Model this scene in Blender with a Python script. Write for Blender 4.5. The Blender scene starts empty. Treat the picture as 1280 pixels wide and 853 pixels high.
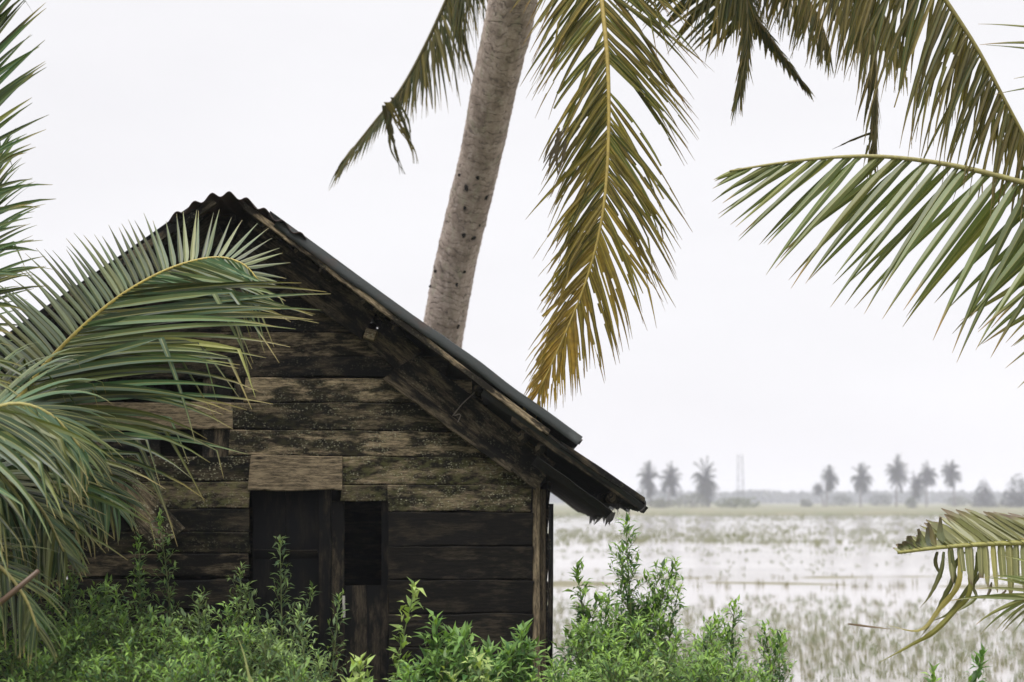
import bpy, math, random
from mathutils import Vector, Matrix, noise as mnoise

scene = bpy.context.scene
COL = scene.collection
V = Vector

# ------------------------------------------------------------------ camera
FOC = 50.0
FPX = FOC / 36.0 * 1280.0
EYE = V((0, 0, 1.6))
PITCH = math.atan((628 - 426.5) / FPX)
cam_d = bpy.data.cameras.new('camera')
cam = bpy.data.objects.new('camera', cam_d)
COL.objects.link(cam)
cam.location = EYE
cam.rotation_euler = (math.pi / 2 + PITCH, 0, 0)
cam_d.lens = FOC
cam_d.sensor_width = 36
cam_d.clip_end = 6000
cam_d.dof.use_dof = True
cam_d.dof.focus_distance = 8.7
cam_d.dof.aperture_fstop = 1.9
scene.camera = cam
cp, sp = math.cos(PITCH), math.sin(PITCH)


def at(px, py, Y):
    """world point on the sight line of a photo pixel at world depth Y"""
    x = (px - 640) / FPX
    z = -(py - 426.5) / FPX
    d = V((x, cp - z * sp, sp + z * cp))
    return EYE + d * (Y / d.y)


# ------------------------------------------------------------------ helpers
def tag(o, label=None, cat=None, group=None, kind=None):
    if label: o['label'] = label
    if cat: o['category'] = cat
    if group: o['group'] = group
    if kind: o['kind'] = kind
    return o


def empty(name, loc):
    o = bpy.data.objects.new(name, None)
    COL.objects.link(o)
    o.location = loc
    o.empty_display_size = 0.2
    return o


class MB:
    def __init__(self):
        self.v, self.f, self.c, self.uv = [], [], [], []

    def add(self, vs, fs, cols, uvs=None):
        b = len(self.v)
        self.v.extend(vs)
        self.f.extend([tuple(b + i for i in q) for q in fs])
        if isinstance(cols, tuple):
            cols = [cols] * len(vs)
        self.c.extend(cols)
        self.uv.extend(uvs if uvs else [(0, 0)] * len(vs))

    def build(self, name, mat, parent=None, smooth=True, origin=None):
        me = bpy.data.meshes.new(name)
        off = V(origin) if origin is not None else V((0, 0, 0))
        if parent is not None and origin is None:
            p = parent
            while p is not None:
                off = off + p.location
                p = p.parent
        me.from_pydata([tuple(V(p) - off) for p in self.v], [], self.f)
        ca = me.color_attributes.new('Col', 'FLOAT_COLOR', 'POINT')
        flat = []
        for c in self.c:
            flat.extend((c[0], c[1], c[2], 1.0))
        ca.data.foreach_set('color', flat)
        uvl = me.uv_layers.new(name='UVMap')
        li = [0] * len(me.loops)
        me.loops.foreach_get('vertex_index', li)
        uf = []
        for i in li:
            uf.extend(self.uv[i])
        uvl.data.foreach_set('uv', uf)
        me.polygons.foreach_set('use_smooth', [smooth] * len(me.polygons))
        me.materials.append(mat)
        me.update()
        o = bpy.data.objects.new(name, me)
        COL.objects.link(o)
        if parent is not None:
            o.parent = parent
        elif origin is not None:
            o.location = origin
        return o


def lerp(a, b, t): return a + (b - a) * t
def mix3(a, b, t): return tuple(a[i] + (b[i] - a[i]) * t for i in range(3))


def prof(tab, t):
    if t <= tab[0][0]: return tab[0][1]
    for (a, va), (b, vb) in zip(tab, tab[1:]):
        if t <= b:
            return va + (vb - va) * (t - a) / (b - a)
    return tab[-1][1]


def spline(pts, n):
    P = [V(p) for p in pts]
    P = [P[0] * 2 - P[1]] + P + [P[-1] * 2 - P[-2]]
    out = []
    segs = len(P) - 3
    for s in range(segs):
        p0, p1, p2, p3 = P[s:s + 4]
        for k in range(n):
            t = k / n
            out.append(0.5 * ((2 * p1) + (p2 - p0) * t + (2 * p0 - 5 * p1 + 4 * p2 - p3) * t * t + (3 * p1 - p0 - 3 * p2 + p3) * t ** 3))
    out.append(P[-2])
    # resample evenly
    L = [0]
    for a, b in zip(out, out[1:]): L.append(L[-1] + (b - a).length)
    tot = L[-1]
    m = segs * n
    res, j = [], 0
    for i in range(m + 1):
        d = tot * i / m
        while j < len(L) - 2 and L[j + 1] < d: j += 1
        f = (d - L[j]) / max(1e-9, L[j + 1] - L[j])
        res.append(out[j].lerp(out[j + 1], f))
    return res, tot


def tube(mb, pts, radii, col, sides=6, cap=True):
    n = len(pts)
    vs, fs, uvs, cs = [], [], [], []
    up = V((0, 1, 0.13)).normalized()
    ulen = 0
    for i, p in enumerate(pts):
        t = (pts[min(i + 1, n - 1)] - pts[max(i - 1, 0)]).normalized()
        a = t.cross(up)
        if a.length < 1e-3: a = t.cross(V((1, 0, 0)))
        a.normalize()
        b = t.cross(a)
        if i: ulen += (pts[i] - pts[i - 1]).length
        r = radii[i] if isinstance(radii, (list, tuple)) else radii
        for k in range(sides):
            an = 2 * math.pi * k / sides
            vs.append(p + (a * math.cos(an) + b * math.sin(an)) * r)
            uvs.append((ulen, k / sides * 2 * math.pi * r))
            cs.append(col[i] if isinstance(col, list) else col)
    for i in range(n - 1):
        for k in range(sides):
            k2 = (k + 1) % sides
            fs.append((i * sides + k, i * sides + k2, (i + 1) * sides + k2, (i + 1) * sides + k))
    if cap:
        fs.append(tuple(range(sides))[::-1])
        fs.append(tuple((n - 1) * sides + k for k in range(sides)))
    mb.add(vs, fs, cs, uvs)


# ------------------------------------------------------------------ materials
def newmat(name):
    m = bpy.data.materials.new(name)
    m.use_nodes = True
    nt = m.node_tree
    nt.nodes.clear()
    return m, nt, nt.nodes.new('ShaderNodeOutputMaterial')


def nd(nt, typ, **kw):
    n = nt.nodes.new(typ)
    for k, v in kw.items():
        if k.startswith('i_'):
            key = k[2:]
            key = int(key) if key.isdigit() else key
            n.inputs[key].default_value = v
        else:
            setattr(n, k, v)
    return n


def ln(nt, a, ao, b, bi): nt.links.new(a.outputs[ao], b.inputs[bi])


def math_n(nt, op, a, b=None, clamp=False):
    n = nt.nodes.new('ShaderNodeMath')
    n.operation = op
    n.use_clamp = clamp
    for i, s in enumerate((a, b)):
        if s is None: continue
        if isinstance(s, (int, float)): n.inputs[i].default_value = s
        else: nt.links.new(s, n.inputs[i])
    return n.outputs[0]


def mixc(nt, f, a, b, blend='MIX'):
    n = nt.nodes.new('ShaderNodeMix')
    n.data_type = 'RGBA'
    n.blend_type = blend
    for key, s in ((0, f), (6, a), (7, b)):
        if isinstance(s, (int, float)): n.inputs[key].default_value = s
        elif isinstance(s, tuple): n.inputs[key].default_value = (s[0], s[1], s[2], 1)
        else: nt.links.new(s, n.inputs[key])
    return n.outputs[2]


def ramp(nt, fac, a, b):
    n = nt.nodes.new('ShaderNodeMapRange')
    n.interpolation_type = 'SMOOTHSTEP'
    n.inputs[1].default_value = a
    n.inputs[2].default_value = b
    nt.links.new(fac, n.inputs[0])
    return n.outputs[0]


def leaf_material(name, rough=0.42, trans=0.35, spec=0.5, speck=0.25, nscale=40):
    m, nt, out = newmat(name)
    at_ = nd(nt, 'ShaderNodeAttribute', attribute_name='Col')
    tc = nd(nt, 'ShaderNodeTexCoord')
    no = nd(nt, 'ShaderNodeTexNoise', i_Scale=nscale, i_Detail=4.0)
    ln(nt, tc, 'Object', no, 'Vector')
    f = ramp(nt, no.outputs[0], 0.35, 0.75)
    col = mixc(nt, math_n(nt, 'MULTIPLY', f, speck), at_.outputs['Color'], (0.10, 0.075, 0.03))
    pb = nd(nt, 'ShaderNodeBsdfPrincipled')
    pb.inputs['Roughness'].default_value = rough
    pb.inputs['Specular IOR Level'].default_value = spec
    nt.links.new(col, pb.inputs['Base Color'])
    tr = nd(nt, 'ShaderNodeBsdfTranslucent')
    tcol = mixc(nt, 1.0, col, (1.3, 1.35, 0.5), 'MULTIPLY')
    nt.links.new(tcol, tr.inputs['Color'])
    mx = nd(nt, 'ShaderNodeMixShader', i_0=trans)
    ln(nt, pb, 0, mx, 1)
    ln(nt, tr, 0, mx, 2)
    ln(nt, mx, 0, out, 'Surface')
    return m


def simple_attr_mat(name, rough=0.8, nscale=30.0, amt=0.5, dark=(0.02, 0.018, 0.014), bump=0.0, spec=0.3):
    m, nt, out = newmat(name)
    at_ = nd(nt, 'ShaderNodeAttribute', attribute_name='Col')
    tc = nd(nt, 'ShaderNodeTexCoord')
    no = nd(nt, 'ShaderNodeTexNoise', i_Scale=nscale, i_Detail=5.0)
    ln(nt, tc, 'Object', no, 'Vector')
    f = ramp(nt, no.outputs[0], 0.35, 0.7)
    col = mixc(nt, math_n(nt, 'MULTIPLY', f, amt), at_.outputs['Color'], dark)
    pb = nd(nt, 'ShaderNodeBsdfPrincipled')
    pb.inputs['Roughness'].default_value = rough
    pb.inputs['Specular IOR Level'].default_value = spec
    nt.links.new(col, pb.inputs['Base Color'])
    if bump:
        bp = nd(nt, 'ShaderNodeBump', i_Strength=bump, i_Distance=0.02)
        ln(nt, no, 0, bp, 'Height')
        ln(nt, bp, 0, pb, 'Normal')
    ln(nt, pb, 0, out, 'Surface')
    return m


def wood_material():
    """Col = (tone, lichen, moss); UV = metres along / across each board"""
    m, nt, out = newmat('weathered_wood')
    at_ = nd(nt, 'ShaderNodeAttribute', attribute_name='Col')
    sep = nd(nt, 'ShaderNodeSeparateColor')
    ln(nt, at_, 'Color', sep, 0)
    tone, lich, moss = sep.outputs[0], sep.outputs[1], sep.outputs[2]
    uv = nd(nt, 'ShaderNodeUVMap', uv_map='UVMap')

    def tex(sx, sy, detail=5.0, rough=0.6):
        mp = nd(nt, 'ShaderNodeMapping')
        mp.inputs['Scale'].default_value = (sx, sy, 1)
        ln(nt, uv, 0, mp, 'Vector')
        n = nd(nt, 'ShaderNodeTexNoise', i_Scale=1.0, i_Detail=detail, i_Roughness=rough)
        ln(nt, mp, 0, n, 'Vector')
        return n.outputs[0]
    grain = tex(7, 62, 8.0, 0.72)
    fine = tex(26, 300, 4.0, 0.6)
    stain = tex(2.4, 8.0, 7.0, 0.68)
    blotch = tex(16, 26, 4.0, 0.6)
    g = math_n(nt, 'ADD', math_n(nt, 'MULTIPLY', ramp(nt, grain, 0.38, 0.64), 0.65), math_n(nt, 'MULTIPLY', ramp(nt, fine, 0.36, 0.64), 0.45))
    plain = math_n(nt, 'MULTIPLY', lich, -1.0, clamp=True)
    st = math_n(nt, 'MAXIMUM', ramp(nt, stain, 0.46, 0.58), plain)
    f = math_n(nt, 'MULTIPLY', math_n(nt, 'MULTIPLY', g, st), tone)
    f = math_n(nt, 'ADD', f, math_n(nt, 'MULTIPLY', tone, 0.035), clamp=True)
    col = mixc(nt, f, (0.0035, 0.004, 0.0048), (0.40, 0.315, 0.205))
    # knots and old nail stains
    mpk = nd(nt, 'ShaderNodeMapping')
    mpk.inputs['Scale'].default_value = (3.1, 8.5, 1)
    ln(nt, uv, 0, mpk, 'Vector')
    vk = nd(nt, 'ShaderNodeTexVoronoi', i_Scale=1.0)
    ln(nt, mpk, 0, vk, 'Vector')
    kn = math_n(nt, 'SUBTRACT', 1.0, ramp(nt, vk.outputs['Distance'], 0.03, 0.13))
    col = mixc(nt, math_n(nt, 'MULTIPLY', kn, 0.85), col, (0.006, 0.0055, 0.005))
    # greenish algae
    mf = math_n(nt, 'MULTIPLY', moss, ramp(nt, blotch, 0.42, 0.62))
    col = mixc(nt, mf, col, (0.115, 0.115, 0.045))
    # pale lichen specks
    mp = nd(nt, 'ShaderNodeMapping')
    mp.inputs['Scale'].default_value = (58, 80, 1)
    ln(nt, uv, 0, mp, 'Vector')
    vo = nd(nt, 'ShaderNodeTexVoronoi', i_Scale=1.0)
    ln(nt, mp, 0, vo, 'Vector')
    sp_ = math_n(nt, 'SUBTRACT', 1.0, ramp(nt, vo.outputs['Distance'], 0.22, 0.52))
    clus = ramp(nt, tex(5.5, 12, 3.0), 0.42, 0.58)
    wob = ramp(nt, tex(42, 50, 3.0), 0.44, 0.58)
    lf = math_n(nt, 'MULTIPLY', math_n(nt, 'MULTIPLY', sp_, clus), math_n(nt, 'MULTIPLY', wob, lich), clamp=True)
    col = mixc(nt, lf, col, (0.34, 0.33, 0.23))
    pb = nd(nt, 'ShaderNodeBsdfPrincipled')
    pb.inputs['Roughness'].default_value = 0.85
    pb.inputs['Specular IOR Level'].default_value = 0.07
    nt.links.new(col, pb.inputs['Base Color'])
    bp = nd(nt, 'ShaderNodeBump', i_Strength=0.6, i_Distance=0.006)
    nt.links.new(math_n(nt, 'ADD', grain, math_n(nt, 'MULTIPLY', lf, 0.4)), bp.inputs['Height'])
    ln(nt, bp, 0, pb, 'Normal')
    ln(nt, pb, 0, out, 'Surface')
    return m


def trunk_material():
    m, nt, out = newmat('palm_bark')
    at_ = nd(nt, 'ShaderNodeAttribute', attribute_name='Col')
    uv = nd(nt, 'ShaderNodeUVMap', uv_map='UVMap')

    def tex(sx, sy, d=5.0, r=0.6):
        mp = nd(nt, 'ShaderNodeMapping')
        mp.inputs['Scale'].default_value = (sx, sy, 1)
        ln(nt, uv, 0, mp, 'Vector')
        n = nd(nt, 'ShaderNodeTexNoise', i_Scale=1.0, i_Detail=d, i_Roughness=r)
        ln(nt, mp, 0, n, 'Vector')
        return n.outputs[0]
    suv = nd(nt, 'ShaderNodeSeparateXYZ')
    ln(nt, uv, 0, suv, 0)
    warp = tex(3.0, 3.5, 3.0)
    warp2 = tex(14, 9, 3.0)

    def scars(freq, amp, lo):
        a = math_n(nt, 'ADD', math_n(nt, 'MULTIPLY', suv.outputs[0], freq), math_n(nt, 'ADD', math_n(nt, 'MULTIPLY', warp, amp), math_n(nt, 'MULTIPLY', warp2, amp * 0.35)))
        f = math_n(nt, 'ABSOLUTE', math_n(nt, 'SUBTRACT', math_n(nt, 'FRACT', a), 0.5))
        return math_n(nt, 'SUBTRACT', 1.0, ramp(nt, f, 0.0, lo))
    rings = scars(13.0, 5.0, 0.16)
    rings2 = scars(41.0, 6.0, 0.25)
    fib = tex(36, 36, 5.0, 0.7)
    blot = tex(4.0, 7.0, 5.0, 0.65)
    pale = ramp(nt, tex(9, 13, 5.0, 0.65), 0.5, 0.66)
    green = ramp(nt, tex(6, 12, 4.0), 0.52, 0.68)
    brk = ramp(nt, tex(10, 16, 4.0), 0.38, 0.58)
    col = mixc(nt, ramp(nt, blot, 0.4, 0.66), (0.47, 0.39, 0.34), (0.27, 0.22, 0.185))
    col = mixc(nt, math_n(nt, 'MULTIPLY', pale, 0.7), col, (0.58, 0.50, 0.45))
    col = mixc(nt, math_n(nt, 'MULTIPLY', green, 0.45), col, (0.36, 0.37, 0.26))
    col = mixc(nt, math_n(nt, 'MULTIPLY', ramp(nt, fib, 0.48, 0.68), 0.45), col, (0.22, 0.18, 0.155))
    col = mixc(nt, math_n(nt, 'MULTIPLY', math_n(nt, 'MULTIPLY', rings2, brk), 0.35), col, (0.15, 0.12, 0.105))
    col = mixc(nt, math_n(nt, 'MULTIPLY', math_n(nt, 'MULTIPLY', rings, brk), 0.75), col, (0.11, 0.09, 0.08))
    col = mixc(nt, 1.0, col, at_.outputs['Color'], 'MULTIPLY')
    pb = nd(nt, 'ShaderNodeBsdfPrincipled')
    pb.inputs['Roughness'].default_value = 0.9
    pb.inputs['Specular IOR Level'].default_value = 0.2
    nt.links.new(col, pb.inputs['Base Color'])
    bp = nd(nt, 'ShaderNodeBump', i_Strength=0.6, i_Distance=0.012)
    nt.links.new(math_n(nt, 'SUBTRACT', math_n(nt, 'MULTIPLY', fib, 0.5), rings), bp.inputs['Height'])
    ln(nt, bp, 0, pb, 'Normal')
    ln(nt, pb, 0, out, 'Surface')
    return m


def metal_material():
    m, nt, out = newmat('old_roof_metal')
    at_ = nd(nt, 'ShaderNodeAttribute', attribute_name='Col')
    tc = nd(nt, 'ShaderNodeTexCoord')
    n1 = nd(nt, 'ShaderNodeTexNoise', i_Scale=7.0, i_Detail=6.0, i_Roughness=0.65)
    n2 = nd(nt, 'ShaderNodeTexNoise', i_Scale=45.0, i_Detail=4.0)
    ln(nt, tc, 'Object', n1, 'Vector')
    ln(nt, tc, 'Object', n2, 'Vector')
    col = mixc(nt, ramp(nt, n1.outputs[0], 0.50, 0.72), at_.outputs['Color'], (0.045, 0.028, 0.022))
    col = mixc(nt, math_n(nt, 'MULTIPLY', ramp(nt, n2.outputs[0], 0.45, 0.65), 0.5), col, (0.03, 0.032, 0.032))
    pb = nd(nt, 'ShaderNodeBsdfPrincipled')
    pb.inputs['Roughness'].default_value = 0.62
    pb.inputs['Metallic'].default_value = 0.15
    pb.inputs['Specular IOR Level'].default_value = 0.35
    nt.links.new(col, pb.inputs['Base Color'])
    bp = nd(nt, 'ShaderNodeBump', i_Strength=0.35, i_Distance=0.01)
    ln(nt, n2, 0, bp, 'Height')
    ln(nt, bp, 0, pb, 'Normal')
    ln(nt, pb, 0, out, 'Surface')
    return m


M_PALM = leaf_material('palm_leaf', rough=0.34, trans=0.20, spec=0.36, speck=0.18, nscale=30)
M_OLDPALM = leaf_material('old_palm_leaf', rough=0.45, trans=0.30, spec=0.18, speck=0.5, nscale=26)
M_WEED = leaf_material('weed_leaf', rough=0.45, trans=0.35, spec=0.4, speck=0.1, nscale=60)
M_FAR = leaf_material('far_leaf', rough=0.6, trans=0.25, spec=0.1, speck=0.2, nscale=2)
M_STEM = simple_attr_mat('plant_stem', rough=0.6, nscale=60, amt=0.35, dark=(0.05, 0.035, 0.02))
M_RACHIS = simple_attr_mat('frond_rachis', rough=0.45, nscale=40, amt=0.35, dark=(0.09, 0.06, 0.025), spec=0.45)
M_WOOD = wood_material()
M_BARK = trunk_material()
M_METAL = metal_material()
M_LATCH = simple_attr_mat('latch_metal', rough=0.5, nscale=30, amt=0.5, dark=(0.1, 0.08, 0.06), spec=0.5)
M_GRASS = simple_attr_mat('paddy_stubble', rough=0.8, nscale=3, amt=0.3, dark=(0.1, 0.085, 0.05))
M_FARWOOD = simple_attr_mat('far_bark', rough=0.9, nscale=2, amt=0.3)


def ground_material():
    m, nt, out = newmat('ground_soil')
    tc = nd(nt, 'ShaderNodeTexCoord')
    n1 = nd(nt, 'ShaderNodeTexNoise', i_Scale=0.12, i_Detail=8.0)
    n2 = nd(nt, 'ShaderNodeTexNoise', i_Scale=5.0, i_Detail=6.0)
    ln(nt, tc, 'Object', n1, 'Vector')
    ln(nt, tc, 'Object', n2, 'Vector')
    col = mixc(nt, ramp(nt, n1.outputs[0], 0.4, 0.6), (0.12, 0.135, 0.06), (0.19, 0.175, 0.10))
    col = mixc(nt, math_n(nt, 'MULTIPLY', ramp(nt, n2.outputs[0], 0.4, 0.7), 0.6), col, (0.07, 0.06, 0.04))
    pb = nd(nt, 'ShaderNodeBsdfPrincipled')
    pb.inputs['Roughness'].default_value = 0.95
    nt.links.new(col, pb.inputs['Base Color'])
    bp = nd(nt, 'ShaderNodeBump', i_Strength=0.5, i_Distance=0.03)
    ln(nt, n2, 0, bp, 'Height')
    ln(nt, bp, 0, pb, 'Normal')
    ln(nt, pb, 0, out, 'Surface')
    return m


def water_material():
    m, nt, out = newmat('paddy_water')
    tc = nd(nt, 'ShaderNodeTexCoord')
    mp = nd(nt, 'ShaderNodeMapping')
    mp.inputs['Scale'].default_value = (1.2, 3.0, 1)
    ln(nt, tc, 'Object', mp, 'Vector')
    n1 = nd(nt, 'ShaderNodeTexNoise', i_Scale=1.0, i_Detail=4.0)
    ln(nt, mp, 0, n1, 'Vector')
    mp2 = nd(nt, 'ShaderNodeMapping')
    mp2.inputs['Scale'].default_value = (0.05, 0.16, 1)
    ln(nt, tc, 'Object', mp2, 'Vector')
    n2 = nd(nt, 'ShaderNodeTexNoise', i_Scale=1.0, i_Detail=6.0)
    ln(nt, mp2, 0, n2, 'Vector')
    col = mixc(nt, ramp(nt, n2.outputs[0], 0.42, 0.62), (0.35, 0.33, 0.325), (0.23, 0.21, 0.185))
    pb = nd(nt, 'ShaderNodeBsdfPrincipled')
    pb.inputs['Roughness'].default_value = 0.12
    pb.inputs['IOR'].default_value = 1.33
    nt.links.new(col, pb.inputs['Base Color'])
    bp = nd(nt, 'ShaderNodeBump', i_Strength=0.06, i_Distance=0.03)
    ln(nt, n1, 0, bp, 'Height')
    ln(nt, bp, 0, pb, 'Normal')
    ln(nt, pb, 0, out, 'Surface')
    return m


# ------------------------------------------------------------------ world, sun
SUN_EL, SUN_AZ = math.radians(58), math.radians(205)   # behind and a little left of the camera
w = bpy.data.worlds.new('World')
scene.world = w
w.use_nodes = True
nt = w.node_tree
bg = nt.nodes['Background']
sky = nd(nt, 'ShaderNodeTexSky', sky_type='NISHITA')
sky.sun_disc = False
sky.sun_elevation = SUN_EL
sky.sun_rotation = SUN_AZ
sky.dust_density = 4.0
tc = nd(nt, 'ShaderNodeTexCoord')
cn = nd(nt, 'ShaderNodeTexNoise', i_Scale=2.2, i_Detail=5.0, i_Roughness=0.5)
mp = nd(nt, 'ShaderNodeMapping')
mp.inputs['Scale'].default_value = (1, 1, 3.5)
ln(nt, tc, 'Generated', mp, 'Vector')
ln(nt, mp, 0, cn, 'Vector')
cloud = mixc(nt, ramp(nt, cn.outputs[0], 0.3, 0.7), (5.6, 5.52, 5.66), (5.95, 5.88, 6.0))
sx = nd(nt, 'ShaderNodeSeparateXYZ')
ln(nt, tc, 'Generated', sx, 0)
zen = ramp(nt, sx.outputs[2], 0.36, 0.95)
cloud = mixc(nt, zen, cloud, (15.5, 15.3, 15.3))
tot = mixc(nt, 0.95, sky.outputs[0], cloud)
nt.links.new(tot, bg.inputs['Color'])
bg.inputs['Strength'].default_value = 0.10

sd = bpy.data.lights.new('sun', 'SUN')
sd.energy = 1.5
sd.angle = math.radians(25)
sd.color = (1.0, 0.96, 0.9)
so = bpy.data.objects.new('sun', sd)
COL.objects.link(so)
# nishita: rotation 0 is +Y, clockwise seen from above
sdir = V((math.sin(SUN_AZ) * math.cos(SUN_EL), math.cos(SUN_AZ) * math.cos(SUN_EL), math.sin(SUN_EL)))
so.rotation_euler = sdir.to_track_quat('Z', 'Y').to_euler()
so.location = (0, -5, 30)

vs_ = scene.view_settings
vs_.view_transform = 'Standard'
vs_.look = 'None'
vs_.gamma = 1.0
vs_.exposure = 0.75

# ------------------------------------------------------------------ ground, water, haze
WATER_Z = -0.60


def ground_h(x, y):
    if y < 12.6: base = 0.0
    elif y < 14.4: base = lerp(0.0, -0.74, (y - 12.6) / 1.8)
    elif y < 236: base = -0.74
    elif y < 244: base = lerp(-0.74, -0.2, (y - 236) / 8)
    else: base = -0.2 + min(1.6, (y - 244) * 0.0012)
    return base + 0.05 * mnoise.noise(V((x * 0.5, y * 0.5, 3))) * (1 if y < 13.5 else 0.5)


mb = MB()
ys = [-40, -20, -10, -5] + [i * 0.5 for i in range(0, 36)] + [18 + i * 4 for i in range(0, 54)] + [234 + i for i in range(0, 12)] + [250, 280, 320, 400, 500, 600, 700, 900, 1100, 1300]
xs = [-1000, -600, -400, -200, -100, -60, -30] + [-20 + i * 0.5 for i in range(81)] + [30, 60, 100, 200, 400, 600, 1000]
vs, fs = [], []
for y in ys:
    for x in xs:
        vs.append((x, y, ground_h(x, y)))
nx = len(xs)
for j in range(len(ys) - 1):
    for i in range(nx - 1):
        fs.append((j * nx + i, j * nx + i + 1, (j + 1) * nx + i + 1, (j + 1) * nx + i))
mb.add(vs, fs, (0.1, 0.1, 0.05))
tag(mb.build('ground', ground_material()), kind='structure')
mb = MB()
mb.add([(-600, 12.9, WATER_Z), (600, 12.9, WATER_Z), (600, 243.5, WATER_Z), (-600, 243.5, WATER_Z)], [(0, 1, 2, 3)], (0.5, 0.5, 0.5))
tag(mb.build('water', water_material()), kind='structure')

hz = MB()
x0, x1, y0, y1, z0, z1 = -1010, 1010, -60, 1330, -2.0, 20.0
hz.add([(x0, y0, z0), (x1, y0, z0), (x1, y1, z0), (x0, y1, z0), (x0, y0, z1), (x1, y0, z1), (x1, y1, z1), (x0, y1, z1)],
       [(0, 3, 2, 1), (4, 5, 6, 7), (0, 1, 5, 4), (1, 2, 6, 5), (2, 3, 7, 6), (3, 0, 4, 7)], (1, 1, 1))
m, nt, out = newmat('haze_air')
pv = nd(nt, 'ShaderNodeVolumePrincipled')
pv.inputs['Color'].default_value = (0.86, 0.88, 1.0, 1)
pv.inputs['Density'].default_value = 0.00064
pv.inputs['Anisotropy'].default_value = -0.3
ln(nt, pv, 0, out, 'Volume')
HAZE = hz.build('haze', m, smooth=False)
tag(HAZE, kind='stuff')

# ------------------------------------------------------------------ palm fronds
G_BLADE = dict(base=(0.075, 0.115, 0.045), var=0.35, rib=(0.30, 0.27, 0.09), tip=(0.32, 0.24, 0.09), tipu=0.90, yellow=0.0)


def blade(mb, P, B, W, fold, cmid, cedge, rng, hole=0.0, uvo=0):
    """a folded leaf strip: centre line P, across vectors B, half widths W"""
    n = len(P)
    vs, cs = [], []
    for i in range(n):
        t = (P[min(i + 1, n - 1)] - P[max(i - 1, 0)])
        t.normalize()
        nn = t.cross(B[i])
        nn.normalize()
        e = B[i] * math.cos(fold)
        h = nn * math.sin(fold)
        q = max(0.16, min(0.5, 0.0022 / max(1e-4, W[i])))
        vs += [P[i] + (e + h) * W[i], P[i] + (e + h) * (W[i] * q), P[i], P[i] + (-e + h) * (W[i] * q), P[i] + (-e + h) * W[i]]
        mc = mix3(cmid[i], cedge[i], 0.85)
        cs += [cedge[i], mc, cmid[i], mc, cedge[i]]
    fs = []
    for i in range(n - 1):
        a, b = i * 5, (i + 1) * 5
        for k0 in (0, 2):
            gone = hole and i > 1 and rng.random() < hole
            for k in (k0, k0 + 1):
                if gone and k in (0, 3): continue
                fs.append((a + k, a + k + 1, b + k + 1, b + k))
    mb.add(vs, fs, cs)


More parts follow.
